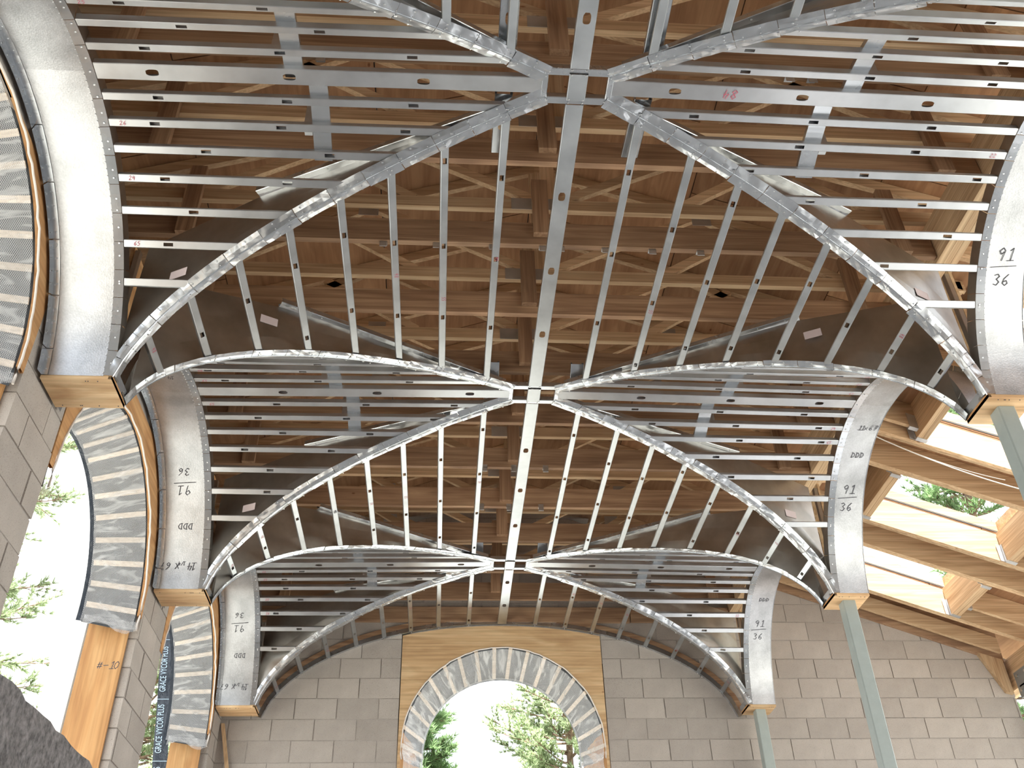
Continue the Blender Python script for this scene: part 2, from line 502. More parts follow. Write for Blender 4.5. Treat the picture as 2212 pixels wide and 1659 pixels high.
def block_wall(root, along, c0, c1, plane, zlo, zhi, cut, top=None, vis=None, limit=290, z_off=-0.0035):
    """courses of blocks in the plane; cut(z0,z1)->intervals without blocks; top(c)->wall top; far or low blocks joined"""
    n = 0; rest = MB(); todo = []
    r0 = int(math.floor((zlo - z_off) / BH)); r1 = int(math.ceil((zhi - z_off) / BH))
    for r in range(r0, r1):
        z0 = z_off + r * BH; z1 = z0 + BH - JT
        off = (BL / 2 if r % 2 else 0.0)
        segs = [(c0, c1)]
        for a, b in cut(z0 + 0.03, z1 - 0.03):
            new = []
            for s0, s1 in segs:
                if b <= s0 or a >= s1: new.append((s0, s1)); continue
                if a > s0: new.append((s0, a - 0.004))
                if b < s1: new.append((b + 0.004, s1))
            segs = new
        for s0, s1 in segs:
            i = math.floor((s0 - off) / BL)
            while off + i * BL < s1:
                a = max(s0, off + i * BL); b = min(s1, off + (i + 1) * BL - JT); i += 1
                if b - a < 0.006: continue
                ta, tb = z1, z1
                if top:
                    ta, tb = min(z1, top(a)), min(z1, top(b))
                    if max(ta, tb) < z0 + 0.02: continue
                    ta = max(ta, z0 + 0.002); tb = max(tb, z0 + 0.002)
                todo.append((a, b, z0, ta, tb, z1))
    todo.sort(key=lambda q: -q[2])
    for a, b, z0, ta, tb, z1 in todo:
        jt = random.uniform(-0.0035, 0.0035)
        whole = abs(b - a - (BL - JT)) < 1e-4 and ta == z1 and tb == z1
        if n < limit and (vis is None or vis(a, b, z0)):
            n += 1
            if whole:
                o = link('block', BLOCK_ME if along == 'x' else BLOCK_ME_Y, root)
                o.location = (Vector((a, plane + jt, z0)) if along == 'x' else Vector((plane + jt, a, z0))) - wloc(root)
                continue
            q = MB()
        else:
            q = rest
        if along == 'x':
            y0, y1 = plane - 0.012 + jt, plane + BYT
            q.hexa(((a, y0, z0), (b, y0, z0), (b, y1, z0), (a, y1, z0), (a, y0, ta), (b, y0, tb), (b, y1, tb), (a, y1, ta)))
        else:
            x0, x1 = plane - BYT, plane + 0.012 + jt
            q.hexa(((x0, a, z0), (x1, a, z0), (x1, b, z0), (x0, b, z0), (x0, a, ta), (x1, a, ta), (x1, b, tb), (x0, b, tb)))
        if q is not rest:
            q.build('block', 'block', root)
    if rest.f:
        rest.build('far_blocks', 'block', root, kind='stuff')

ROOF0, SLOPE = 2.51, -0.362
def roof_z(x): return ROOF0 + SLOPE * abs(x)
OW = 1.0                              # half width of the arched openings
SILL = -3.9
WT = 0.33                             # wall thickness

# end wall
wf = struct('wall_far', (0, YW, FLOOR))
def cut_far(z0, z1):
    if z1 < SILL: return []
    return [(-1.025, 1.025)] if z0 < 0.87 else []
block_wall(wf, 'x', -2.74, 5.30, YW, FLOOR, 2.5, cut_far, top=lambda x: roof_z(x) + 0.0,
           vis=lambda a, b, z: z > -1.1 and z < 1.55)
def mortar_slab(mb, x0, x1, z0, z1): mb.box(x0, x1, YW - 0.006, YW + WT, z0, z1)
q = MB()
mortar_slab(q, -3.05, -1.03, FLOOR, 0.87); mortar_slab(q, 1.03, 5.295, FLOOR, 0.55)
mortar_slab(q, -1.03, 1.03, FLOOR, SILL)
x = -3.05
while x < 5.2:
    xb = min(x + 0.5, 5.295)
    z = 0.87 if xb < 1.03 or x > -1e9 else 0.55
    lo = 0.87 if xb <= 1.05 else 0.55
    ta, tb = roof_z(x) - 0.004, roof_z(xb) - 0.004
    if x < 0 < xb: ta = tb = min(ta, tb)
    if min(ta, tb) > lo:
        q.hexa(((x, YW - 0.006, lo), (xb, YW - 0.006, lo), (xb, YW + WT, lo), (x, YW + WT, lo),
                (x, YW - 0.006, ta), (xb, YW - 0.006, tb), (xb, YW + WT, tb), (x, YW + WT, ta)))
    x = xb
q.build('mortar', 'mortar', wf)

# left wall
XL = -2.74
wl = struct('wall_left', (XL, 0, FLOOR))
def cut_left(z0, z1):
    if z1 < SILL: return []
    return [(yc - OW - 0.02, yc + OW + 0.02) for yc in YH] if z0 < 0.86 else []
block_wall(wl, 'y', -6.0, YW + 0.2, XL, FLOOR, 1.4, cut_left, vis=lambda a, b, z: z > -1.9 and a > 0.6 and z < 0.9)
q = MB()
edges = [-6.2] + sum([[yc - OW - 0.034, yc + OW + 0.034] for yc in YH], []) + [YW + WT]
for i in range(0, len(edges), 2):
    q.box(XL - WT, XL + 0.006, edges[i], edges[i + 1], FLOOR, 0.86)
for i in range(1, len(edges) - 1, 2):
    q.box(XL - WT, XL + 0.006, edges[i], edges[i + 1], FLOOR, SILL)
q.box(XL - WT, XL + 0.006, -6.2, YW + WT, 0.86, 1.42)
q.build('mortar', 'mortar', wl)
# near wall behind the camera
q = MB(); q.box(-3.07, 5.3, -6.3, -6.0, FLOOR, 1.4)
q.build('wall_near', 'mortar', kind='structure')

# ------------------------------------------------------------------ roof sheathing (ceiling) with the skylight openings
ce = struct('ceiling', (0, 0, 2.6))
DEP = 0.30                                            # porch rafter depth
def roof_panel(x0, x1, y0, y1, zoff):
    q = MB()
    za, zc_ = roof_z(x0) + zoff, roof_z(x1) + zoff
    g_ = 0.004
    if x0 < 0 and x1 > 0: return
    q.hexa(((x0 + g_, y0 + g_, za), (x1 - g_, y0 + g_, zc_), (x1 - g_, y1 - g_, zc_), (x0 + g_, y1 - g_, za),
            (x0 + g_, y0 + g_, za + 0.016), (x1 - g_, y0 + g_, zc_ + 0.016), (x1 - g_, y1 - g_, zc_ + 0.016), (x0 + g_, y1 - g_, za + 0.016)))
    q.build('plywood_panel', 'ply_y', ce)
NARROW = [(-2.4, -1.75), (-1.35, -0.55), (-0.10, 0.70), (1.10, 1.90), (2.33, 3.13 - 0.06)]
OPEN = [(0.40, 1.08), (1.62, 2.32), (2.82, 3.56), (4.075, 4.865), (5.335, 6.065)]
xs = [0.0, 1.12, 2.24, 3.05]
def porch_cells():
    ys = [-6.2] + sum([list(o) for o in OPEN], []) + [7.05]
    for i in range(len(ys) - 1):
        op = i % 2 == 1
        yield ys[i], ys[i + 1], op
for sx in (-1, 1):
    for i in range(len(xs) - 1):
        y = -6.2 + (0.61 if i % 2 else 0)
        if i % 2: roof_panel(*(sorted((sx * xs[i], sx * xs[i + 1]))), -6.2, y, 0.10 + 0.0)
        while y < 7.05:
            y2 = min(y + 1.22, 7.05)
            a, b = sorted((sx * xs[i], sx * xs[i + 1]))
            roof_panel(a, b, y, y2, 0.10)
            y = y2
for y0, y1, op in porch_cells():
    if op:
        roof_panel(3.05, 3.32, y0, y1, DEP); roof_panel(4.60, 5.85, y0, y1, DEP)
    else:
        roof_panel(3.05, 4.45, y0, y1, DEP); roof_panel(4.45, 5.85, y0, y1, DEP)
# felt on top keeps daylight out of the panel joints
q = MB()
def felt(x0, x1, y0, y1, zo):
    q.hexa([(x0, y0, roof_z(x0) + zo), (x1, y0, roof_z(x1) + zo), (x1, y1, roof_z(x1) + zo), (x0, y1, roof_z(x0) + zo),
            (x0, y0, roof_z(x0) + zo + .01), (x1, y0, roof_z(x1) + zo + .01), (x1, y1, roof_z(x1) + zo + .01), (x0, y1, roof_z(x0) + zo + .01)])
felt(-3.3, 0, -6.3, 7.1, 0.118); felt(0, 3.05, -6.3, 7.1, 0.118)
for y0, y1, op in porch_cells():
    if op: felt(3.05, 3.31, y0, y1, DEP + .018); felt(4.61, 5.9, y0, y1, DEP + .018)
    else: felt(3.05, 5.9, y0, y1, DEP + .018)
for x_ in (3.03,): q.box(x_, x_ + 0.02, -6.3, 7.1, roof_z(x_) + 0.10, roof_z(x_) + DEP + 0.02)
q.build('roofing_felt', 'roofing', ce)
q = MB(); slope_box_ = [(-3.4, roof_z(3.4)), (-3.05, roof_z(3.05))]
q.hexa([(-3.4, -6.3, roof_z(3.4) + .10), (-3.05, -6.3, roof_z(3.05) + .10), (-3.05, 7.3, roof_z(3.05) + .10), (-3.4, 7.3, roof_z(3.4) + .10),
        (-3.4, -6.3, roof_z(3.4) + .13), (-3.05, -6.3, roof_z(3.05) + .13), (-3.05, 7.3, roof_z(3.05) + .13), (-3.4, 7.3, roof_z(3.4) + .13)])
q.build('added_shade_eave', 'ply_y', ce)  # short remainder of an overhang added to shade the left jambs

# ------------------------------------------------------------------ ceiling joists and trusses
ordw = ['first', 'second', 'third', 'fourth', 'fifth', 'sixth', 'seventh', 'eighth', 'ninth', 'tenth', 'eleventh', 'twelfth', 'thirteenth', 'fourteenth']
vis_j = [y for y in JY if y > -1.5]
for j, y in enumerate(JY):
    if y < -2.0: continue
    idx = vis_j.index(y) if y in vis_j else None
    tagj = ordw[len(vis_j) - 1 - idx] if idx is not None else 'hidden'
    last = y > 6.2
    t = thing('ceiling_joist', f'wide brown fir joist above the steel vault, {tagj} joist from the block end wall', 'joist', (0, y, 1.12), 'joists above the vault')
    dy = random.uniform(-0.006, 0.006)
    box('board', 'fir_x', t, -2.735, 2.42, y + dy, y + 0.038 + dy, 1.118, 1.303)
    for xc, zt, zlow in ((-2.21, 1.68, 1.10), (-0.075, 1.66, 1.17), (2.19, 1.68, 1.115)):
        jx = random.uniform(-0.02, 0.02)
        box('hanger_board', 'fir_z', t, xc - 0.05 + jx, xc + 0.05 + jx, y + dy - 0.040, y + dy - 0.001, zlow + random.uniform(-.01, .02), zt)
    t2 = thing('roof_truss', f'pine roof truss under the plywood roof, {tagj} truss from the block end wall', 'truss', (0, y, 1.42), 'roof trusses')
    y0, y1 = y + 0.0, y + 0.038
    ym = (y0 + y1) / 2
    box('bottom_chord', 'pine_x', t2, -2.735, 2.98, y0, y1, 1.425, 1.515)
    for sx in (-1, 1):
        q = MB()
        xo = 3.0
        q.hexa(((0, y0, ROOF0 + 0.005), (sx * xo, y0, roof_z(xo) + 0.005), (sx * xo, y1, roof_z(xo) + 0.005), (0, y1, ROOF0 + 0.005),
                (0, y0, ROOF0 + 0.095), (sx * xo, y0, roof_z(xo) + 0.095), (sx * xo, y1, roof_z(xo) + 0.095), (0, y1, ROOF0 + 0.095)))
        q.build('top_chord', 'pine_x', t2)
        for (xa, za), (xb, zb_) in (((0.05, 1.50), (1.15, 2.09)), ((1.25, 2.06), (2.15, 1.50)), ((0.85, 1.50), (1.55, 1.96))):
            q = MB(); a = Vector((sx * xa, ym, za)); b = Vector((sx * xb, ym, zb_)); d = (b - a).normalized()
            q.bar(a, b, (0, 1, 0), d.cross(Vector((0, 1, 0))), 0.036, 0.062)
            q.build('web', 'pine_x', t2)
    box('king_post', 'pine_z', t2, -0.045, 0.045, y0 + 0.001, y1 - 0.001, 1.515, ROOF0 + 0.02)
    for xp, zp, a_, b_ in ((-0.10, 1.47, .14, .05), (1.2, 2.05, .07, .05), (-1.2, 2.05, .07, .05)):
        box('gusset_plate', 'plate', t2, xp - a_, xp + a_, y0 - 0.0025, y0 - 0.0005, zp - b_, zp + b_)
# ledger on the end wall
t = thing('ledger_board', 'fir ledger board bolted along the block end wall above the wall arch', 'ledger', (0, YW, 0.99))
box('board', 'fir_x', t, -2.6, 1.35, YW - 0.055, YW - 0.0145, 0.985, 1.145)
box('board', 'fir_x', t, 1.36, 2.42, YW - 0.055, YW - 0.0145, 0.99, 1.15)
# LVL beam on the right
t = thing('glued_beam', 'long orange three-ply timber beam running above the right side arches', 'beam', (2.5, 2, 1.1))
for i in range(3):
    box('ply', 'pine_y', t, 2.43 + 0.046 * i, 2.474 + 0.046 * i, -3.0, YW - 0.015, 1.10, 1.40)
t = thing('wall_plate', 'wood plate along the top of the left block wall above the arches', 'plate', (-2.78, 2, 1.0))
box('board', 'fir_y', t, -2.725, -2.63, -3.0, YW - 0.02, 1.02, 1.10)

# ------------------------------------------------------------------ porch rafters, headers, hangers
def slope_box(mb, x0, x1, y0, y1, zo0, zo1):
    mb.hexa(((x0, y0, roof_z(x0) + zo0), (x1, y0, roof_z(x1) + zo0), (x1, y1, roof_z(x1) + zo0), (x0, y1, roof_z(x0) + zo0),
             (x0, y0, roof_z(x0) + zo1), (x1, y0, roof_z(x1) + zo1), (x1, y1, roof_z(x1) + zo1), (x0, y1, roof_z(x0) + zo1)))
raf = [(1.54, 'first'), (2.33, 'second'), (2.745, 'third'), (3.57, 'fourth'), (4.0, 'fifth'), (4.87, 'sixth'), (5.26, 'seventh'), (6.07, 'eighth')]
for y, o_ in raf:
    if y < 1.0: continue
    t = thing('porch_rafter', f'doubled fir rafter sloping down over the side porch, {["","last","second to last","third to last","fourth to last","fifth to last","sixth to last","seventh to last","eighth to last","ninth to last"][len(raf) - raf.index((y, o_))]} before the end wall', 'rafter', (3.5, y, 1.2), 'doubled porch rafters')
    for i in range(2):
        q = MB(); slope_box(q, 2.62, 5.32, y + i * 0.036, y + i * 0.036 + 0.034, 0.004 * i, DEP - 0.004)
        q.build('ply', 'pine_x', t)
t = thing('edge_rafter', 'single fir rafter running down along the top of the sloped block wall', 'rafter', (3.5, 6.47, 1.2))
q = MB(); slope_box(q, 2.62, 5.22, 6.46, 6.50, 0.0, 0.16); q.build('board', 'pine_x', t)
t = thing('wall_nailer', 'dark timber strip between edge rafter and sloped block wall top', 'board', (3.5, 6.55, 1.2))
q = MB(); slope_box(q, 2.62, 5.28, 6.56, 6.600, -0.045, DEP + 0.01); q.build('board', 'fir_x', t)
def short_rafter(x0, x1, y, label):
    t = thing('short_rafter', label, 'rafter', (x0, y, roof_z(x0)))
    q = MB(); slope_box(q, x0, x1, y, y + 0.038, 0.06, DEP - 0.004); q.build('board', 'pine_x', t)
    q = MB(); xa, xb = (x0, x0 + 0.07) if x0 > 4 else (x1 - 0.07, x1)
    slope_box(q, xa, xb, y - 0.004, y + 0.042, 0.045, 0.18); q.build('joist_hanger', 'hanger', t)
def header(x, y0, y1, label, upper):
    t = thing('skylight_header', label, 'header', (x, y0, roof_z(x)))
    q = MB()
    for i in range(2):
        xa = x + i * 0.038
        q2 = MB(); slope_box(q2, xa, xa + 0.036, y0 + 0.002, y1 - 0.002, 0.0, DEP - 0.004)
        q2.build('ply', 'pine_y', t)
    for ye, sg in ((y1, -1), (y0, 1)):
        q2 = MB()
        slope_box(q2, x - 0.004, x + 0.08, *sorted((ye - sg * -0.003, ye + sg * 0.05)), -0.006, 0.0)
        slope_box(q2, x - 0.005, x - 0.001, *sorted((ye + sg * 0.002, ye + sg * 0.03)), 0.0, 0.17)
        slope_box(q2, x - 0.045, x - 0.001, *sorted((ye + sg * 0.002, ye + sg * 0.005)), 0.0, 0.17)
        q2.build('joist_hanger', 'hanger', t)
nm = {1.62: 'nearest', 2.82: 'second', 4.075: 'middle', 5.335: 'farthest'}
for y0, y1 in OPEN:
    if y0 < 1.5: continue
    header(3.30, y0, y1, f'doubled timber header closing the uphill side of the {nm[y0]} skylight opening', True)
    header(4.57, y0, y1, f'doubled timber header closing the downhill side of the {nm[y0]} skylight opening', False)
    short_rafter(4.65, 5.30, y0 + 0.55, f'short rafter hung below the {nm[y0]} skylight opening')
    short_rafter(2.62, 3.30, y1 - 0.10, f'short rafter hung above the {nm[y0]} skylight opening')
    # curb round the opening
    t = thing('skylight_curb', f'thin timber curb standing on the roof round the {nm[y0]} skylight opening', 'curb', (3.9, y0, 1.4))
    for xa, xb, ya, yb in ((3.338, 4.608, y0 - 0.036, y0), (3.338, 4.608, y1, y1 + 0.036), (3.34, 3.376, y0, y1), (4.608, 4.644, y0, y1)):
        q = MB(); slope_box(q, xa, xb, ya, yb, DEP + 0.032, DEP + 0.13); q.build('board', 'pine_x', t)
# eave beam and bracket at the far right
t = thing('eave_beam', 'heavy timber eave beam at the low side of the porch roof', 'beam', (5.36, 3, 0.4))
for i in range(3): box('ply', 'pine_y', t, 5.33 + 0.05 * i, 5.378 + 0.05 * i, -3.0, 6.95, 0.28, 0.60)
t = thing('beam_bracket', 'grey bolted steel bracket under the porch eave beam at the end wall corner', 'bracket', (5.28, 6.5, 0.1))
box('plate', 'bracket', t, 5.31, 5.322, 6.25, 6.52, 0.16, 0.42)
box('plate', 'bracket', t, 5.31, 5.50, 6.30, 6.48, 0.262, 0.278)
q = MB()
for yy, zz in ((6.3, .37), (6.46, .37), (6.3, .22), (6.46, .22)):
    q.tube([(5.296, yy, zz), (5.311, yy, zz)], 0.016, 6)
q.build('bolts', 'screw', t)
t = thing('corner_trim', 'orange timber trim end hanging down at the end wall corner by the bracket', 'trim', (5.2, 6.56, 0.4))
q = MB(); q.hexa(((5.20, 6.55, 0.24), (5.27, 6.55, 0.22), (5.27, 6.60, 0.22), (5.20, 6.60, 0.24), (5.02, 6.55, 0.66), (5.26, 6.55, 0.58), (5.26, 6.60, 0.58), (5.02, 6.60, 0.66)))
q.build('board', 'pine_z', t)
box('porch_post', 'column', None, 5.36, 5.46, 6.33, 6.43, FLOOR, 0.262, label='grey steel post under the porch eave beam at the far right corner', category='post')
box('porch_post', 'column', None, 5.36, 5.46, 1.3, 1.4, FLOOR, 0.28, label='grey steel post under the near part of the porch eave beam', category='post')
# white cable
q = MB()
def un_roof(px, py, m):  # a sagging cable along the rafter face
    return None
def sag(a, b, s, n=16):
    a = Vector(a); b = Vector(b)
    return [a.lerp(b, i / n) - Vector((0, 0, s * 4 * (i / n) * (1 - i / n))) for i in range(n + 1)]
q.tube(sag((2.95, 3.60, 1.40), (4.02, 3.66, 1.00), 0.05), 0.0035, 5)
q.tube(sag((2.95, 3.605, 1.40), (4.9, 3.60, 0.70), 0.12), 0.0045, 5)
q.build('cable', 'cable', None, label='pair of thin white cables sagging under the porch rafters', category='cable')

# ------------------------------------------------------------------ the arched window openings
ZC = -0.27
def opening(name_w, wall, c, plane, near_r, far_r, dep, label, far=False, lath_n=12, zc=ZC, jamb_far=None, ymat='ply_z', sheet=None, tail=False):
    """wall 'left': arch in the YZ plane at x=plane; wall 'far': arch in the XZ plane at y=plane"""
    def P(a, z, d):
        return Vector((plane - d, c + a, z)) if wall == 'left' else Vector((c + a, plane + d, z))
    root = thing(name_w, label, 'window frame', P(0, FLOOR, 0))
    n = 40
    # plywood face panel, rectangular outside and arched inside
    q = MB(); th = 0.018; d0 = -0.016
    topz = sheet
    def outer(an):
        cx_, sz_ = cos(an), sin(an)
        k = 1e9
        if abs(cx_) > 1e-6: k = min(k, (1.02) / abs(cx_))
        if sz_ > 1e-6:
            for _ in range(8):
                tz = topz(cx_ * min(k, 3)) if callable(topz) else topz
                k2 = (tz - zc) / sz_
                k = min(1.02 / max(abs(cx_), 1e-6), k2)
        return (cx_ * k, zc + sz_ * k)
    tzc = topz(1.02) if callable(topz) else topz
    ca = math.atan2(tzc - zc, 1.02)
    angs = sorted([pi * i / n for i in range(n + 1)] + [ca, pi - ca])
    inn = [(near_r * cos(a_), zc + near_r * sin(a_)) for a_ in angs]
    out = [outer(a_) for a_ in angs]
    for i in range(len(angs) - 1):
        a, b, c_, d_ = out[i], out[i + 1], inn[i + 1], inn[i]
        q.quad(P(*a, d0), P(*b, d0), P(*c_, d0), P(*d_, d0))
        q.quad(P(*a, d0 + th), P(*b, d0 + th), P(*c_, d0 + th), P(*d_, d0 + th))
        q.quad(P(*c_, d0), P(*d_, d0), P(*d_, d0 + th), P(*c_, d0 + th))
        q.quad(P(*a, d0), P(*b, d0), P(*b, d0 + th), P(*a, d0 + th))
    for sg in ((-1, 1) if wall == 'far' else ()):
        q.hexa([P(sg * near_r, SILL, d0), P(sg * 1.02, SILL, d0), P(sg * 1.02, SILL, d0 + th), P(sg * near_r, SILL, d0 + th),
                P(sg * near_r, zc, d0), P(sg * 1.02, zc, d0), P(sg * 1.02, zc, d0 + th), P(sg * near_r, zc, d0 + th)])
    q.build('arch_panel', 'ply_x' if wall == 'far' else 'ply_y2', root)
    jf = jamb_far if jamb_far is not None else near_r
    nj = near_r; s_d = 0.004
    if wall == 'left': nj = 1.0; s_d = 0.045
    for sg in (-1, 1):
        q = MB()
        q.hexa([P(sg * nj, SILL, s_d), P(sg * (nj + .018), SILL, s_d), P(sg * (jf + .018), SILL, dep), P(sg * jf, SILL, dep),
                P(sg * nj, zc + .25, s_d), P(sg * (nj + .018), zc + .25, s_d), P(sg * (jf + .018), zc + .25, dep), P(sg * jf, zc + .25, dep)])
        q.build('jamb', ymat, root)
    q = MB(); q.hexa([P(-near_r, SILL - .03, 0), P(near_r, SILL - .03, 0), P(near_r, SILL - .03, dep), P(-near_r, SILL - .03, dep),
                      P(-near_r, SILL, 0), P(near_r, SILL, 0), P(near_r, SILL, dep), P(-near_r, SILL, dep)])
    q.build('sill_board', 'ply_x', root)
    a0, a1 = -0.12, pi + 0.12
    def cone(r0, r1, nn, wob=0.0):
        q = MB(); q.uv = []
        for i in range(nn + 1):
            an = a0 + (a1 - a0) * i / nn
            for j in range(5):
                f = j / 4; r = r0 + (r1 - r0) * f + (random.uniform(-wob, wob) if wob else 0)
                q.v.append(tuple(P(r * cos(an), zc + r * sin(an), 0.006 + (dep - 0.006) * f)))
                q.uv.append((an * 0.9, f * 0.34))
        for i in range(nn):
            for j in range(4):
                b = i * 5 + j
                q.f.append((b, b + 5, b + 6, b + 1))
        return q
    q = cone(near_r + 0.012, far_r + 0.012, 48, 0.003); q.build('felt_lining', 'felt', root, smooth=True)
    # fill outside the cone so no light leaks
    q = MB()
    for i in range(n):
        an0, an1 = pi * i / n, pi * (i + 1) / n
        R2 = 1.42
        q.quad(P(far_r * cos(an0), zc + far_r * sin(an0), dep), P(far_r * cos(an1), zc + far_r * sin(an1), dep),
               P(R2 * cos(an1), zc + R2 * sin(an1), dep), P(R2 * cos(an0), zc + R2 * sin(an0), dep))
        q.quad(P(far_r * cos(an0), zc + far_r * sin(an0), dep + .012), P(far_r * cos(an1), zc + far_r * sin(an1), dep + .012),
               P(R2 * cos(an1), zc + R2 * sin(an1), dep + .012), P(R2 * cos(an0), zc + R2 * sin(an0), dep + .012))
        q.quad(P(far_r * cos(an0), zc + far_r * sin(an0), dep), P(far_r * cos(an1), zc + far_r * sin(an1), dep),
               P(far_r * cos(an1), zc + far_r * sin(an1), dep + .012), P(far_r * cos(an0), zc + far_r * sin(an0), dep + .012))
    q.build('outer_sheathing', 'membrane', root)
    # black flashing rim on the far edge
    q = MB()
    for i in range(48):
        an0, an1 = a0 + (a1 - a0) * i / 48, a0 + (a1 - a0) * (i + 1) / 48
        rr = far_r - 0.012
        q.quad(P(far_r * cos(an0), zc + far_r * sin(an0), dep - .01), P(far_r * cos(an1), zc + far_r * sin(an1), dep - .01),
               P(rr * cos(an1), zc + rr * sin(an1), dep + .03), P(rr * cos(an0), zc + rr * sin(an0), dep + .03))
    q.build('flashing_rim', 'membrane', root)
    lm = 'lath'
    for i in range(lath_n + 1):
        an = 0.02 + (pi - 0.04) * i / lath_n + random.uniform(-.012, .012)
        q = MB(); hw = 0.019; th_ = 0.009
        tg = (-sin(an), cos(an)); er = (cos(an), sin(an))
        def L(r, s, f, d):
            rr = r - f
            return P(rr * er[0] + s * tg[0], zc + rr * er[1] + s * tg[1], d)
        w0 = random.uniform(-.008, .008)
        q.hexa([L(near_r, -hw, 0, 0.012), L(near_r, hw, 0, 0.012), L(far_r, hw + w0, 0, dep - .01), L(far_r, -hw + w0, 0, dep - .01),
                L(near_r, -hw, th_, 0.012), L(near_r, hw, th_, 0.012), L(far_r, hw + w0, th_, dep - .01), L(far_r, -hw + w0, th_, dep - .01)])
        q.build('lath', lm, root)
    q = cone(near_r - 0.020, far_r - 0.018, 60, 0.006); q.build('plastic_film', 'film', root, smooth=True)
    # bead of gathered film round the near edge
    pts = []
    for i in range(61):
        an = a0 + (a1 - a0) * i / 60; r = near_r - 0.004 + random.uniform(-.004, .004)
        pts.append(P(r * cos(an), zc + r * sin(an), -0.018 + random.uniform(-.004, .004)))
    q = MB(); q.tube(pts, 0.0065, 6); q.build('film_edge', 'film_solid', root, smooth=True)
    # loose tails of film below the springing
    for sg in (-1, 1):
        q = MB(); q.uv = []
        k = 14
        for i in range(k + 1):
            for j in range(7):
                f = i / k
                ln = 0.12 + 0.16 * (1 - f) if tail else 0.07 + 0.03 * sin(7 * f)
                z = zc - 0.06 - ln * j / 6 + 0.0
                r = near_r - 0.02 + (far_r - near_r) * f - 0.010 * sin(9 * f * pi + j) - 0.02 * (j / 6)
                q.v.append(tuple(P(sg * r, z, -0.02 + (dep + 0.0) * f)))
                q.uv.append((z, f * 0.34))
        for i in range(k):
            for j in range(6):
                b = i * 7 + j; q.f.append((b, b + 7, b + 8, b + 1))
        q.build('film_tail', 'film', root, smooth=True)
    return root

M['ply_y2'] = wood('plywood_y', 1, (0.52, 0.27, 0.11), (0.62, 0.34, 0.15), (0.70, 0.42, 0.2), grain=5, stretch=1.0)
M['film_solid'] = flat('gathered_film', (0.84, 0.78, 0.73), 0.35)
opening('window_opening', 'far', 0.0, YW, 0.995, 0.80, WT + 0.02,
        'arched window opening in the end wall, plywood face and film-wrapped lath', lath_n=17,
        sheet=lambda x: prof(x / W) - 0.012, jamb_far=0.815, tail=True, ymat='ply_z')
opening('window_opening', 'left', YH[1], XL, 0.965, 0.83, WT - 0.01, 'nearest arched opening of the left wall, netting over lath at the frame edge', lath_n=17, sheet=0.86, zc=-0.10, jamb_far=0.985)
opening('window_opening', 'left', YH[2], XL, 0.965, 0.83, WT - 0.01, 'middle arched opening of the left wall with tall plywood jamb marked #10', lath_n=17, sheet=0.86, jamb_far=0.985)
opening('window_opening', 'left', YH[3] - 0.05, XL, 0.965, 0.83, WT - 0.01, 'farthest arched opening of the left wall, black membrane behind its jamb', lath_n=17, sheet=0.86, jamb_far=0.985)

# ------------------------------------------------------------------ lettering
STROKES = {
 '0': [[(.5, 1), (.15, .75), (.12, .3), (.45, 0), (.8, .25), (.82, .75), (.5, 1)]],
 '1': [[(.25, .8), (.55, 1), (.5, 0)], [(.1, 0), (.85, .04)]],
 '2': [[(.1, .8), (.45, 1), (.8, .75), (.1, 0), (.9, .05)]],
 '3': [[(.1, .9), (.5, 1), (.75, .8), (.4, .55), (.8, .3), (.5, 0), (.1, .1)]],
 '4': [[(.3, 1), (.1, .45), (.85, .5)], [(.65, .9), (.6, 0)]],
 '5': [[(.85, 1), (.25, .95), (.2, .6), (.7, .55), (.75, .2), (.4, 0), (.1, .1)]],
 '6': [[(.75, 1), (.25, .6), (.15, .2), (.5, 0), (.8, .2), (.6, .45), (.2, .3)]],
 '7': [[(.1, .95), (.85, 1), (.35, 0)], [(.3, .5), (.75, .55)]],
 '8': [[(.5, .5), (.15, .75), (.5, 1), (.8, .75), (.5, .5), (.15, .2), (.5, 0), (.85, .22), (.5, .5)]],
 '9': [[(.75, .7), (.4, .5), (.15, .75), (.5, 1), (.78, .8), (.6, 0)]],
 'D': [[(.15, 1), (.2, 0)], [(0, .95), (.6, .9), (.9, .5), (.6, .08), (.05, 0)]],
 'X': [[(.1, .85), (.85, .1)], [(.8, .9), (.1, .05)]],
 'x': [[(.1, .6), (.8, .1)], [(.8, .65), (.1, .05)]],
 '/': [[(.1, -.1), (.8, 1)]],
 '#': [[(.2, .9), (.15, .1)], [(.6, .9), (.55, .1)], [(0, .6), (.8, .65)], [(0, .3), (.8, .35)]],
 '-': [[(.0, .45), (.8, .5)]],
}
def writing(name, text, mp, size, width, matn, parent, slant=0.15, adv=0.95):
    """hand-written strokes; mp(u,v) maps sheet metres to space and returns (point)"""
    q = MB(); x = 0
    for ch in text:
        if ch == ' ': x += size * 0.5; continue
        sc = size * (0.55 if ch in '¼' else 1)
        for st in STROKES.get(ch, []):
            pts = [(x + (a * 0.7 + b * slant) * sc, b * sc) for a, b in st]
            for (ax, ay), (bx, by) in zip(pts, pts[1:]):
                dx, dy = bx - ax, by - ay; L = math.hypot(dx, dy) or 1
                nx, ny = -dy / L * width / 2, dx / L * width / 2
                ex, ey = dx / L * width * .4, dy / L * width * .4
                q.quad(mp(ax - ex + nx, ay - ey + ny), mp(bx + ex + nx, by + ey + ny), mp(bx + ex - nx, by + ey - ny), mp(ax - ex - nx, ay - ey - ny))
        x += size * adv * (0.55 if ch == '1' else 0.85)
    return q.build(name, matn, parent)

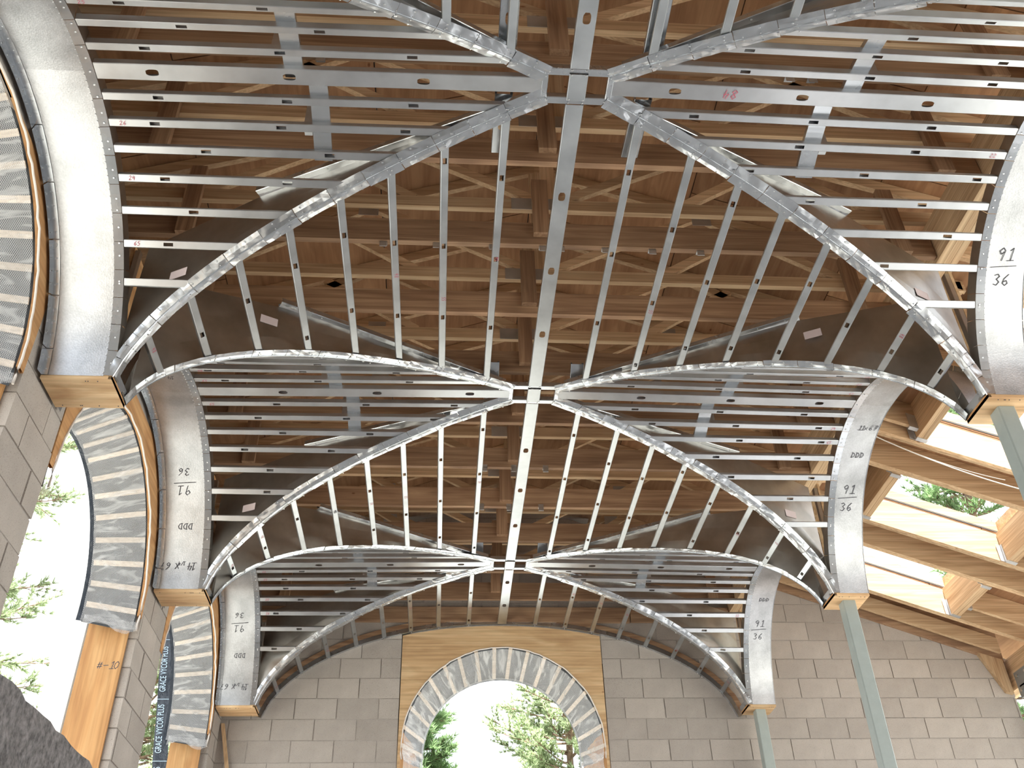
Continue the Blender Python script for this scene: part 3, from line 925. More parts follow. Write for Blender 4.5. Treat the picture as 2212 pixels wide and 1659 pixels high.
# ------------------------------------------------------------------ side arches: curved sheet soffits
def arc_pt(k, sg, s):
    """s 0 crown .. 1 springing along the side arch of bay k"""
    D = span(k, sg)
    an = s * TH; u = sin(an) / sin(TH)
    z = H * (cos(an) - cos(TH)) / (1 - cos(TH))
    return YH[k] + sg * u * D, z
def arc_n(k, sg, s):
    y0, z0 = arc_pt(k, sg, max(0, s - 0.01)); y1, z1 = arc_pt(k, sg, min(1, s + 0.01))
    t = Vector((0, y1 - y0, z1 - z0)).normalized()
    n = Vector((0, t.z, -t.y)) if sg < 0 else Vector((0, -t.z, t.y))
    return n if n.z > 0 else -n
side_name = {-1: 'left', 1: 'right'}
bay_name = {1: 'nearest', 2: 'middle', 3: 'farthest'}
def soffit(k, sx):
    xi = sx * W; wd = SL if sx < 0 else SR
    xo = sx * (W + wd)
    root = thing('arch_soffit', f'curved galvanized sheet soffit of the {bay_name[k]} {side_name[sx]} side arch, {"by the block wall" if sx < 0 else "open to the porch"}', 'soffit', (xi, YH[k], 0), 'side arch soffits')
    fl = 0.048
    n = 22
    for sg in (-1, 1):
        if k == 1 and sg < 0 and False: continue
        q = MB(); nx = 6
        for i in range(n + 1):
            s = i / n
            if sg > 0 and i == 0: s = 0.02 * -1
            y, z = arc_pt(k, sg, s); nn = arc_n(k, sg, abs(s))
            for j in range(nx + 1):
                f = j / nx
                x = xi + sx * fl + (xo - xi - sx * fl) * f
                dz = (0.002 if sg > 0 else 0.0045) + random.uniform(-0.0012, 0.0012) * (1 if 0 < j < nx else 0.3)
                p = Vector((x, y, z)) - nn * dz
                q.v.append(tuple(p))
        for i in range(n):
            for j in range(nx):
                b = i * (nx + 1) + j; q.f.append((b, b + 1, b + nx + 2, b + nx + 1))
        q.build('sheet_panel', 'sheet', root, smooth=True)
        # inner edge track: flange on the vault side with slit segments
        q = MB(); q2 = MB(); m = 11; sc = MB()
        for i in range(m):
            s0, s1 = i / m, (i + 1) / m - 0.0018
            for ss in range(3):
                a = s0 + (s1 - s0) * ss / 3; b = s0 + (s1 - s0) * (ss + 1) / 3
                ya, za = arc_pt(k, sg, a); yb, zb_ = arc_pt(k, sg, b)
                na, nb = arc_n(k, sg, a), arc_n(k, sg, b)
                j1 = 0.0
                q.quad(Vector((xi, ya, za)) - na * .0, Vector((xi, yb, zb_)) - nb * .0,
                       Vector((xi + sx * fl, yb, zb_)) - nb * 0.006, Vector((xi + sx * fl, ya, za)) - na * 0.006)
                q2.quad(Vector((xi, ya, za)), Vector((xi, yb, zb_)), Vector((xi, yb, zb_)) + nb * .09, Vector((xi, ya, za)) + na * .09)
            yc, zc_ = arc_pt(k, sg, (s0 + s1) / 2); nn = arc_n(k, sg, (s0 + s1) / 2)
            sc.screw(Vector((xi + sx * .02, yc, zc_)) - nn * .003, -nn, .006)
        q.build('edge_track', 'stud', root)
        q2.build('track_web', 'dark_sheet', root)
        # row of tabs along the seam
        nt_ = 46
        for i in range(nt_):
            s = (i + .5) / nt_; y, z = arc_pt(k, sg, s); nn = arc_n(k, sg, s)
            sc.screw(Vector((xi + sx * (fl + .004), y, z)) - nn * .006, -nn, .004)
        sc.build('screws', 'screw', root, kind='stuff')
        # outer edge flange hanging on the plywood (left) or turned hem (right)
        q = MB(); hh = 0.062 if sx < 0 else 0.006
        xe = xo - sx * 0.004
        for i in range(n):
            a, b = i / n, (i + 1) / n - (0.004 if i % 4 == 3 else 0)
            ya, za = arc_pt(k, sg, a); yb, zb_ = arc_pt(k, sg, b); na, nb = arc_n(k, sg, a), arc_n(k, sg, b)
            if sx < 0:
                q.quad(Vector((xe, ya, za)) - na * hh, Vector((xe, yb, zb_)) - nb * hh, Vector((xe, yb, zb_)), Vector((xe, ya, za)))
                q.quad(Vector((xe, ya, za)) - na * .008, Vector((xe, yb, zb_)) - nb * .008, Vector((xe + .032, yb, zb_)) - nb * .006, Vector((xe + .032, ya, za)) - na * .006)
            else:
                q.quad(Vector((xe, ya, za)) - na * hh, Vector((xe, yb, zb_)) - nb * hh, Vector((xe, yb, zb_)) + nb * .03, Vector((xe, ya, za)) + na * .03)
        q.build('outer_flange', 'stud', root)
        if sx < 0:
            sc = MB()
            for i in range(24):
                s = (i + .5) / 24; y, z = arc_pt(k, sg, s); nn = arc_n(k, sg, s)
                sc.screw(Vector((xe + .018, y, z)) - nn * .007, -nn, .005)
                sc.screw(Vector((xe + .001, y, z)) - nn * .035, (1, 0, 0), .005)
            sc.build('screws', 'screw', root, kind='stuff')
    # handwriting on the far half
    R_ = 1.19
    def mp_factory(xa, s_mid, rot):
        def mp(u, v):
            if rot: uu, vv = xa - u, s_mid + v / 1.62
            else: uu, vv = xa + u, s_mid - v / 1.62
            vv = min(max(vv, -1), 1)
            y, z = arc_pt(k, 1, abs(vv)) if vv >= 0 else arc_pt(k, -1, -vv)
            nn = arc_n(k, 1, abs(vv))
            return Vector((uu, y, z)) - nn * .0065
        return mp
    def wr(txt, xa, s, rot, size=.06, w_=.0045): writing('marker_writing', txt, mp_factory(xa, s, rot), size, w_, 'ink', root)
    def bar(x0, x1, s, rot):
        q = MB(); mp = mp_factory(x0, s, rot)
        L = abs(x1 - x0); q.quad(mp(0, 0.0), mp(L, .012), mp(L, .016), mp(0, .004)); q.build('marker_writing', 'ink', root)
    if sx > 0:
        wr('91', W + .10, .52, False, .07); bar(W + .07, W + .22, .545, False); wr('36', W + .09, .605, False, .062)
        if k > 1: wr('DDD', W + .12, .33, False, .042)
        if k == 2: wr('11x67', W + .11, .17, False, .044)
        if k == 2: q = MB()
    elif k > 1:
        wr('36', -W - .15, .44, True, .055); bar(-W - .11, -W - .27, .505, True); wr('91', -W - .14, .525, True, .07)
        wr('DDD', -W - .13, .70, True, .045)
        wr('14', -W - .08, .88, True, .055); wr('1/4', -W - .16, .875, True, .028, .003); wr('X 67', -W - .20, .88, True, .05)
        if k == 2: wr('14', -W - .12, -.12, True, .04); wr('1/4', -W - .18, -.12, True, .022, .003); wr('X', -W - .24, -.12, True, .04)
    return root
for k in (1, 2, 3):
    for sx in (-1, 1):
        soffit(k, sx)

# ------------------------------------------------------------------ springing boxes
for i, (ya, yb) in enumerate(YS):
    if i == 0: continue
    for sx in (-1, 1):
        wd = SL if sx < 0 else SR
        pos = ['', 'nearest', 'middle', 'farthest'][i]
        root = thing('springing_box', f'plywood-bottomed box carrying the {pos} {side_name[sx]} arch feet, {"against the block wall" if sx < 0 else "on a steel column"}', 'box', (sx * (W + wd / 2), (ya + yb) / 2, 0), 'arch springing boxes')
        x0, x1 = sorted((sx * (W + 0.004), sx * (W + wd)))
        box('bottom_panel', 'ply_pale', root, x0, x1, ya, yb, -0.020, 0.0)
        xs_ = sx * (W + 0.004)
        for j in range(4):
            a = sorted((xs_ + sx * 0.0045 * (3 - j), xs_ + sx * (0.0045 * (4 - j) - .001)))
            box('edge_ply', 'ply_y2' if j % 2 else 'ply_pale', root, a[0], a[1], ya, yb, -0.0195 + 0.0, 0.036)
        box('side_panel', 'ply_pale', root, x0 + .02, x1 - .02, ya + .002, ya + .018, 0.001, 0.05)
        box('side_panel', 'ply_pale', root, x0 + .02, x1 - .02, yb - .018, yb - .002, 0.001, 0.05)
        q = MB(); channel(q, (sx * W, ya + .002, 0.03), (sx * W, yb - .002, 0.03), (sx, 0, 0.25), 0.062, 0.03)
        q.build('steel_channel', 'stud', root)
        box('post_panel', 'ply_y2' if sx < 0 else 'ply_pale', root, *sorted((sx * (W + .10), sx * (W + .118))), ya + .05, yb - .03, 0.03, 1.0)
        q = MB(); channel(q, (sx * (W + .06), ya + .06, 0.03), (sx * (W + .06), ya + .06, 0.95), (sx, 0, 0), 0.04, 0.03)
        q.build('upright_stud', 'dark_sheet', root)
        # a few nail heads
        q = MB()
        for j in range(8):
            q.screw((random.uniform(x0 + .03, x1 - .02), random.choice((ya + .02, yb - .02)) , -0.0205), (0, 0, -1), .0035)
        q.build('nails', 'ink', root, kind='stuff')
        if sx > 0:
            c = thing('steel_column', f'grey-green square steel column standing under the {pos} right springing box', 'column', (W + SR / 2, (ya + yb) / 2, FLOOR), 'porch columns')
            cx_, cy_ = W + SR / 2 + .005, (ya + yb) / 2
            q = MB(); h = .05; ch = .007
            ring = [(h - ch, -h), (h, -h + ch), (h, h - ch), (h - ch, h), (-h + ch, h), (-h, h - ch), (-h, -h + ch), (-h + ch, -h)]
            for z in (FLOOR, -0.0205):
                for a, b in ring: q.v.append((cx_ + a, cy_ + b, z))
            for j in range(8): q.f.append((j, (j + 1) % 8, 8 + (j + 1) % 8, 8 + j))
            q.build('shaft', 'column', c)
            box('base_plate', 'column', c, cx_ - .12, cx_ + .12, cy_ - .12, cy_ + .12, FLOOR, FLOOR + .015)

# ------------------------------------------------------------------ groin ribs
def rib(k, sx, sy):
    root = thing('groin_rib', f'diagonal steel groin rib, {bay_name[k]} vault bay, from crown to the {"far" if sy > 0 else "near"} {side_name[sx]} springing', 'rib', groin(k, sx, sy, 0.5), 'groin ribs')
    n = 60
    D = span(k, sy)
    dr = Vector((sx * (W - HX), sy * (D - HY), 0)).normalized()
    pts = [groin(k, sx, sy, i / n) for i in range(n + 1)]
    fw_ = 0.052
    # normal of each surface at s
    def nrm_main(s):
        x = HX + (W - HX) * s; e = .01
        dz = (zb(x + e) - zb(x - e)) / (2 * e)
        return Vector((-dz * sx, 0, 1)).normalized()
    def nrm_cross(s):
        y = HY + (D - HY) * s; e = .01
        xa, xb = HX + (W - HX) * (s - e), HX + (W - HX) * min(1, s + e)
        dz = (zb(xb) - zb(xa)) / ((D - HY) * 2 * e)
        return Vector((0, -dz * sy, 1)).normalized()
    perp = Vector((-dr.y, dr.x, 0))
    for nm_, nf, pd in (('main', nrm_main, Vector((-sx * abs(perp.x), sy * abs(perp.y), 0))), ('cross', nrm_cross, Vector((sx * abs(perp.x), -sy * abs(perp.y), 0)))):
        q = MB(); sc = MB()
        seg = 5; tilt = 0; lift = 0; j1 = 0; c1 = 0
        for i in range(n):
            if i % seg == 0:
                j1 = random.uniform(-.002, .002); c1 = random.uniform(-.002, .002); tilt = random.uniform(-.006, .006); lift = random.uniform(0, .0025)
            s0 = i / n; s1 = (i + 1) / n - (0.0012 if i % seg == seg - 1 else 0)
            p0, p1 = pts[i], pts[i].lerp(pts[i + 1], (s1 - s0) * n)
            t = (p1 - p0).normalized()
            def edge(p, s, extra=0):
                nn = nf(s); tt = t
                b = tt.cross(nn)
                if b.dot(pd) < 0: b = -b
                return p + b.normalized() * fw_ - nn * (tilt + extra), nn, b.normalized()
            j0, j1 = j1, random.uniform(-.0016, .0016); c0, c1 = c1, random.uniform(-.0022, .0022)
            e0, n0, b0 = edge(p0, s0, j0); e1, n1, b1 = edge(p1, s1, j1)
            m0 = p0 + b0 * fw_ * .5 - n0 * (lift + tilt * .4 + c0); m1 = p1 + b1 * fw_ * .5 - n1 * (lift + tilt * .4 + c1)
            g0 = p0 + b0 * .003; g1 = p1 + b1 * .003
            q.quad(g0, g1, m1, m0); q.quad(m0, m1, e1, e0)
            q.quad(g0, g1, p1 - (n1) * -.004, p0 - (n0) * -.004)
            if i % 2 == 0: sc.screw(p0 + b0 * .010 - n0 * .002, -n0, .0035)
            if i % 4 == 2: sc.screw(p0 + b0 * .040 - n0 * .006, -n0, .005)
        q.build('rib_flange', 'flange', root)
        sc.build('screws', 'screw', root, kind='stuff')
    # raised seam between the flanges
    q = MB()
    for i in range(n):
        a, b = pts[i] - Vector((0, 0, .004)), pts[i + 1] - Vector((0, 0, .004))
        pr_ = perp * .003
        q.quad(a - pr_, b - pr_, b + pr_, a + pr_)
        q.quad(a - pr_, b - pr_, b - pr_ + Vector((0, 0, .012)), a - pr_ + Vector((0, 0, .012)))
        q.quad(a + pr_, b + pr_, b + pr_ + Vector((0, 0, .012)), a + pr_ + Vector((0, 0, .012)))
    q.build('rib_seam', 'stud', root)
    # vertical sheet web above the rib
    q = MB()
    def topz(s): return 1.03 if s < .69 else 1.03 + (0.93 - 1.03) * (s - .69) / .31
    segs = [i for i in range(n) if (i + 1) / n > 0.20]
    for i in segs:
        a, b = pts[i], pts[i + 1]
        a = a + Vector((0, 0, .012)); b = b + Vector((0, 0, .012))
        ta, tb = topz(i / n), topz((i + 1) / n)
        wv0, wv1 = 0.012 * sin(i * .33), 0.012 * sin((i + 1) * .33)
        m = 3
        for j in range(m):
            f0, f1 = j / m, (j + 1) / m
            def PT(p, tz, f, wv): return Vector((p.x, p.y, p.z + (tz - p.z) * f)) + perp * wv * sin(pi * f)
            q.v += [tuple(PT(a, ta, f0, wv0)), tuple(PT(b, tb, f0, wv1)), tuple(PT(b, tb, f1, wv1)), tuple(PT(a, ta, f1, wv0))]
            l = len(q.v); q.f.append((l - 4, l - 3, l - 2, l - 1))
    q.build('web_sheet', 'dark_sheet', root, smooth=True)
    # straight angle along the top of the web
    a = groin(k, sx, sy, 0.03); b = groin(k, sx, sy, 0.70); a.z = 1.0; b.z = 1.04
    q = MB(); channel(q, a, b, (0, 0, 1), 0.075, 0.035, 0.01)
    q.build('top_angle', 'flange', root)
    sc = MB()
    for i in range(9):
        f = (i + .5) / 9
        p = a.lerp(b, f); sc.screw(p + perp * random.choice((-.02, .02)) - Vector((0, 0, .001)), (0, 0, -1), .005)
    sc.build('screws', 'screw', root, kind='stuff')
    return root
tags_done = []
for k in (1, 2, 3):
    for sx in (-1, 1):
        for sy in (-1, 1):
            r = rib(k, sx, sy)
            if k in (1, 2) and sy > 0 or k == 2:
                # paper inventory tag stuck on the web sheet
                s = .86 if sy > 0 else .70
                p = groin(k, sx, sy, s) + Vector((0, 0, .16 if sy > 0 else .22))
                D = span(k, sy); dr = Vector((sx * (W - HX), sy * (D - HY), 0)).normalized(); pp = Vector((-dr.y, dr.x, 0))
                side = pp if pp.y * -1 > 0 else -pp
                q = MB(); o_ = p + side * .014
                q.quad(o_, o_ + dr * .11, o_ + dr * .11 + Vector((0, 0, .06)), o_ + Vector((0, 0, .06)))
                q.build('paper_tag', 'paper', r)

# ------------------------------------------------------------------ crown hubs
for k in (1, 2, 3):
    y = YH[k]; z = zb(0)
    root = thing('crown_hub', f'rectangular steel crown hub where four ribs meet, {bay_name[k]} vault bay', 'hub', (0, y, z), 'crown hubs')
    for sy in (-1, 1):
        q = MB(); channel(q, (-HX - .03, y + sy * (HY + .018), z - .002), (HX + .03, y + sy * (HY + .018), z - .002), (0, 0, 1), 0.042, 0.035, 0.008)
        q.build('cross_channel', 'stud', root)
    for sx in (-1, 1):
        q = MB(); channel(q, (sx * (HX + .006), y - HY, z - .003), (sx * (HX + .006), y + HY, z - .003), (0, 0, 1), 0.03, 0.035, 0.008)
        q.build('side_channel', 'flange', root)
    q = MB(); channel(q, (0, y - HY - .012, z - .010), (0, y + HY + .012, z - .010), (0, 0, 1), 0.094, 0.028, 0.01)
    q.build('splice_channel', 'stud_y_dimmed', root)
    sc = MB()
    for sy in (-1, 1):
        for sx in (-1, 1):
            sc.screw((sx * .036, y + sy * (HY + .006), z - .011), (0, 0, -1), .006); sc.screw((sx * .036, y + sy * (HY + .03), z - .004), (0, 0, -1), .006)
            sc.screw((sx * (HX + .012), y + sy * (HY + .01), z - .004), (0, 0, -1), .006); sc.screw((sx * (HX - .01), y + sy * (HY + .018), z - .004), (0, 0, -1), .006)
    sc.build('screws', 'screw', root, kind='stuff')
    for sx in (-1, 1):
        for sy in (-1, 1):
            ln = .42 if sy > 0 else .95
            if k > 1: ln = .16 if sy > 0 else .1
            x0 = sx * (.36 if k == 1 else .30)
            q = MB(); channel(q, (x0, y + sy * .10, z + .055), (x0, y + sy * (.10 + ln), z + (.105 if k == 1 else .13)), (0, 0, 1), 0.092, 0.035, holes=(.22, .75), hl=.07, hw=.036, oval=True)
            q.build('hanger_stud', 'stud', root)

# ------------------------------------------------------------------ cross-vault studs
TT = [.12, .24, .355, .475, .60, .715, .83, .93]
def knock(L, big, ph=None):
    st = 0.655 if big else 0.63
    ph = random.uniform(.1, .55) if ph is None else ph
    return [ph + st * i for i in range(6) if ph + st * i < L - .07]
for k in (1, 2, 3):
    for sx in (-1, 1):
        root = thing('cross_vault_frame', f'ladder of horizontal galvanized studs over the {bay_name[k]} {side_name[sx]} side vault', 'stud framing', (sx * 1.6, YH[k], .9), 'side vault stud ladders')
        sc = MB()
        lst = [(0, 1)] + [(t, 1) for t in TT] + [(t, -1) for t in TT]
        for t_, sg in lst:
            D = span(k, sg); y = YH[k] + sg * t_ * D
            s = max(0.0, (t_ * D - HY) / (D - HY)); xin = HX + (W - HX) * s
            big = t_ == 0
            xin += 0.012 if big else 0.045
            zo = prof(t_)
            zi = cz(k, sx, sg, xin, y)
            e = .01
            an = math.asin(min(1, t_) * sin(TH))
            # surface normal (outward) of the circular side profile
            yy1, zz1 = t_ * D, zo
            dzdy = (prof(min(1, t_ + e)) - prof(max(0, t_ - e))) / ((min(1, t_ + e) - max(0, t_ - e)) * D)
            nn = Vector((0, -dzdy * sg, 1)).normalized()
            a = Vector((sx * (W - .002), y, zo)) + nn * .003; b = Vector((sx * xin, y, zi)) + nn * (.004 if not big else -.0)
            L = (b - a).length
            q = MB()
            if L < .12: continue
            ph = {1: .56}.get(k, None) if big else None
            channel(q, a, b, nn, 0.092 if big else 0.042, 0.036, holes=knock(L, big, {(1, -1): .27, (1, 1): .54, (2, -1): .58, (2, 1): .26, (3, -1): .58, (3, 1): .26}[k, sx] if big else None), hl=.066 if big else .050, hw=.036 if big else .019, oval=big)
            q.build('stud', 'stud_x', root)
            sc.screw(a + (b - a).normalized() * .0 + Vector((sx * .022, 0, 0)) - nn * .008, -nn, .006)
            if not big:
                for d_ in (.02, .05): sc.screw(b - (b - a).normalized() * d_ * .3 - nn * .009 + Vector((-sx * d_ * .5, 0, 0)), -nn, .005)
            # red numbers
            if (not big and random.random() < .35 and L > .4) or (big and k == 1 and sx > 0):
                bx = 0.30 if sx > 0 else .06
                tvec = (b - a).normalized(); u_ = Vector((1, 0, 0)); v_ = nn.cross(Vector((1, 0, 0)))
                if big: org = a.lerp(b, (a.x - .82) / (a.x - b.x)); txt = '84'; size = .052; fl = -1
                else: org = a + tvec * (.05 if sx < 0 else .09); txt = random.choice(['24', '25', '44', '22', '65', '17', '26']); size = .022; fl = 1
                vv = Vector((0, -1, 0)); vv = (vv - nn * vv.dot(nn)).normalized()
                writing('marker_number', txt, lambda u, v, org=org, vv=vv, nn=nn, fl=fl: org + Vector((1, 0, 0)) * u * fl + vv * (v - (.026 if fl < 0 else .010)) * fl - nn * .004, size, .0022 if not big else .0035, 'red_ink', root)
        sc.build('screws', 'screw', root, kind='stuff')
        # curved strongbacks lying across the studs
        for (xc, t0, t1) in ((1.40, -.36 if k == 1 else -.34, .02), (1.29, .03, .40)):
            q = MB(); n = 14
            for i in range(n):
                f0, f1 = t0 + (t1 - t0) * i / n, t0 + (t1 - t0) * (i + 1) / n
                def SP(f, dx, dz=0):
                    Dd = span(k, 1 if f > 0 else -1)
                    return Vector((sx * (xc + dx), YH[k] + f * Dd, prof(abs(f)) + .048 + dz))
                q.quad(SP(f0, -.046), SP(f1, -.046), SP(f1, .046), SP(f0, .046))
                q.quad(SP(f0, -.046), SP(f1, -.046), SP(f1, -.046, .03), SP(f0, -.046, .03))
                q.quad(SP(f0, .046), SP(f1, .046), SP(f1, .046, .03), SP(f0, .046, .03))
            q.build('strongback', 'stud', root, smooth=False)
            for f in (t0 * .35 + t1 * .65,):
                p = SP(f, .07)
                q = MB(); q.box(*sorted((p.x - .02, p.x + .02)), p.y - .03, p.y + .03, p.z, 1.16)
                q.build('clip', 'hanger', root)

# ------------------------------------------------------------------ main barrel studs
XS = [.345, .655, .935, 1.205, 1.48, 1.75, 2.0, 2.21]
gaps = [(0, 1), (1, 2), (2, 3), (3, None)]
gname = {0: 'in front of the nearest crown hub', 1: 'between the nearest and middle crown hubs', 2: 'between the middle and farthest crown hubs', 3: 'between the farthest crown hub and the end wall'}
for ka, kb in gaps:
    ya_c = YH[ka] + HY; yb_c = YH[kb] - HY if kb else YW - .045
    root = thing('barrel_vault_frame', f'lengthwise galvanized barrel vault studs {gname[ka]}', 'stud framing', (0, (ya_c + yb_c) / 2, .9), 'main barrel stud sets')
    sc = MB()
    for sx in (-1, 1):
        for x in XS:
            s = groin_s_x(x)
            y0 = YH[ka] + HY + (span(ka, 1) - HY) * s if ka > 0 else -2.2
            y1 = YH[kb] - HY - (span(kb, -1) - HY) * s if kb else YW - .045
            y0 += .035 if ka > 0 else 0; y1 -= .035 if kb else 0
            e = .01; dz = (zb(x + e) - zb(x - e)) / (2 * e)
            nn = Vector((-dz * sx, 0, 1)).normalized()
            a = Vector((sx * x, y0, zb(x, y0))) + nn * .003; b = Vector((sx * x, y1, zb(x, y1 if not kb else 0))) + nn * .003
            if (b - a).length < .1: continue
            q = MB(); L = (b - a).length
            channel(q, a, b, nn, 0.042, 0.034, holes=knock(L, False), hl=.040, hw=.022)
            q.build('stud', 'stud_y_dimmed', root)
            sc.screw(a - nn * .008 + Vector((0, -.012, 0)), -nn, .005); sc.screw(b - nn * .008 + Vector((0, .012, 0)), -nn, .005)
            if random.random() < .4:
                tv_ = (b - a).normalized(); o_ = a.lerp(b, random.uniform(.15, .8)); vv = Vector((sx * 1, 0, 0)); vv = (vv - nn * vv.dot(nn)).normalized() * sx
                writing('marker_number', random.choice(['55', '95', '48', '17', '34']), lambda u, v, o_=o_, vv=vv, nn=nn, tv_=tv_: o_ + tv_ * u + vv * (v - .008) - nn * .0015, .024, .0022, 'red_ink', root)
    q = MB()
    y0 = ya_c + .04 if ka > 0 else -2.2; y1 = yb_c - .04 if kb else yb_c
    a = Vector((0, y0, zb(0, y0) - .004)); b = Vector((0, y1, zb(0, y1) - .004)); L = (b - a).length
    channel(q, a, b, (0, 0, 1), 0.092, 0.036, holes=[.62 + .60 * i for i in range(5) if .62 + .6 * i < L - .15] if ka != 3 else [.25, .75], hl=.066, hw=.038, oval=True)
    q.build('ridge_stud', 'stud_y_dimmed', root)
    sc.build('screws', 'screw', root, kind='stuff')
# clips between the vault and the joists
where_x = {-.055: 'left side of the wide ridge stud', .055: 'right side of the wide ridge stud', -.36: 'first stud left of ridge stud', -.70: 'second stud left of ridge stud', -1.02: 'third stud left of ridge stud',
           .33: 'first stud right of ridge stud', .62: 'second stud right of ridge stud', .92: 'third stud right of ridge stud'}
clips = [(x_, 1.235, x_, 'behind nearest hub') for x_ in (-.055, .055, -.36, -.70, -1.02, .33, .62, .92)]
clips += [(a, 3.765, b, 'behind middle hub') for a, b in ((-.30, -.36), (-.06, -.055), (.20, .33))]
clips += [(a, 4.40, b, 'before farthest hub') for a, b in ((-.30, -.36), (-.06, -.055), (.22, .33))]
clips += [(-1.42, -.03, 'left end of the nearest left strongback', ''), (-1.28, -.03, 'right end of the nearest left strongback', ''),
          (1.10, -.03, 'left part of the nearest right strongback', ''), (1.22, -.03, 'right part of the nearest right strongback', '')]
for x, y, wx, wy in clips:
    wx = where_x.get(wx, wx)
    root = thing('steel_clip', f'small joist clip on {wx} {wy}'.strip(), 'clip', (x, y, 1.1), 'joist clips')
    q = MB(); q.box(x - .022, x + .022, y - .004, y - .001, 1.075, 1.14); q.box(x - .022, x + .022, y - .004, y + .03, 1.112, 1.1155)
    q.build('plate', 'hanger', root)
    q = MB(); q.screw((x, y + .015, 1.111), (0, 0, -1), .006); q.build('screw', 'ink', root)

# ------------------------------------------------------------------ wall arch of the end wall
root = thing('wall_arch_track', 'curved steel track and plywood band carrying the vault on the block end wall', 'track', (0, YW, .9))
def arch_strip(mb, y0, y1, r0, r1, n=60):
    for i in range(n):
        a0_, a1_ = -1 + 2 * i / n, -1 + 2 * (i + 1) / n
        def pt(u, y, r):
            e = .005; ua, ub = max(-1, u - e), min(1, u + e)
            t = Vector(((ub - ua) * W, 0, prof(ub) - prof(ua))).normalized(); nn = Vector((-t.z, 0, t.x))
            return Vector((u * W, y, prof(u))) + nn * r
        mb.quad(pt(a0_, y0, r0), pt(a1_, y0, r0), pt(a1_, y1, r0), pt(a0_, y1, r0))
        mb.quad(pt(a0_, y0, r0), pt(a1_, y0, r0), pt(a1_, y0, r1), pt(a0_, y0, r1))
q = MB(); arch_strip(q, YW - .050, YW - .035, 0.0, .003); arch_strip(q, YW - .036, YW - .0125, 0, .05); q.build('curved_track', 'stud', root)
q = MB(); arch_strip(q, YW - .034, YW - .0345, .012, .10); q.build('plywood_band', 'fir_x', root)

# ------------------------------------------------------------------ outside pieces seen through the openings
t = thing('white_jamb_board', 'white board standing just outside the middle left opening', 'board', (-3.15, 3.70, FLOOR))
box('board', 'white', t, -3.30, -3.10, 3.70, 3.74, SILL, 0.05)
box('board', 'white', t, -3.22, -3.10, 3.66, 3.695, SILL, -0.1)
t = thing('flashing_strip', 'black printed membrane strip hanging outside the farthest left opening', 'membrane', (-3.15, 6.22, FLOOR))
q = MB(); n = 30
for i in range(n):
    z0, z1 = 0.95 - 3.2 * i / n, 0.95 - 3.2 * (i + 1) / n
    def wv(z, f): return 6.24 + .008 * sin(z * 9 + f * 2)
    for j in range(4):
        f0, f1 = j / 4, (j + 1) / 4
        xa = lambda f, z: -3.055 - .12 * (z + .57) - .13 * f
        q.v += [(xa(f0, z0), wv(z0, f0), z0), (xa(f1, z0), wv(z0, f1), z0), (xa(f1, z1), wv(z1, f1), z1), (xa(f0, z1), wv(z1, f0), z1)]
        l = len(q.v); q.f.append((l - 4, l - 3, l - 2, l - 1))
q.build('strip', 'membrane', t, smooth=True)
def text_mesh(txt, size):
    cu = bpy.data.curves.new('print', 'FONT'); cu.body = txt; cu.size = size
    o = bpy.data.objects.new('print', cu); COL.objects.link(o)
    dg = bpy.context.evaluated_depsgraph_get(); me = bpy.data.meshes.new_from_object(o.evaluated_get(dg))
    bpy.data.objects.remove(o)
    return me
for txt, z0 in (('GRACE VYCOR PLUS', 0.13), ('GRACE VYCOR PLUS', -0.43), ('GRACE VYCOR PLUS', -0.99)):
    me = text_mesh(txt, .085)
    wd = max(v.co.x for v in me.vertices)
    for v in me.vertices:
        x_, y_ = v.co.x * .44 / wd, v.co.y * .95
        z = z0 + x_
        v.co = Vector((-3.055 - .12 * (z + .57) - .088 - (y_ - .03), 6.224, z))
    me.materials.clear(); me.materials.append(M['letter'])
    link('printed_lettering', me, t)
q = MB()
for z in (.64, .06, -.50): q.box(-3.185 - .12 * (z + .57), -3.055 - .12 * (z + .57), 6.222, 6.2235, z - .002, z + .002)
q.build('printed_line', 'letter', t)
# number on the middle jamb
jr = [o for o in bpy.data.objects if o.get('label', '').startswith('middle arched opening')][0]
writing('marker_writing', '#-10', lambda u, v: Vector((-2.92 + u, YH[2] + .935, -.66 + v)), .05, .005, 'ink', jr)
# leaning stick in the corner
t = thing('timber_stick', 'thin pale timber stick leaning in the corner by the end wall', 'stick', (-2.65, 6.5, FLOOR))
q = MB(); q.bar((-2.70, 6.59, -.05), (-2.05, 6.35, -2.6), (1, 0, 0), (0, 1, 0), .035, .018); q.build('board', 'pine_z', t)
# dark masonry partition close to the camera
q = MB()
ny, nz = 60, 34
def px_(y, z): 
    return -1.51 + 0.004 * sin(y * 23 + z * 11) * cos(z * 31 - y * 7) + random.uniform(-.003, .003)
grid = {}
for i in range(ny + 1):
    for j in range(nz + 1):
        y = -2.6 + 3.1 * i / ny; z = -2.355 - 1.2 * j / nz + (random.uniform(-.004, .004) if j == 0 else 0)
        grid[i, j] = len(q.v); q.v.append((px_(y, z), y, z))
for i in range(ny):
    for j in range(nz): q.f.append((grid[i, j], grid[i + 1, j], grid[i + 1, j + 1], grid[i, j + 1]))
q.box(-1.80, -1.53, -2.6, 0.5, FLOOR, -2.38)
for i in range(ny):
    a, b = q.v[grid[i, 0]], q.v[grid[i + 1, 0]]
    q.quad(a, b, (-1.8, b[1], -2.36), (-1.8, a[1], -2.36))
q.build('masonry_partition', 'stone', None, label='dark rough masonry wall edge close to the camera in the bottom left corner', category='wall')

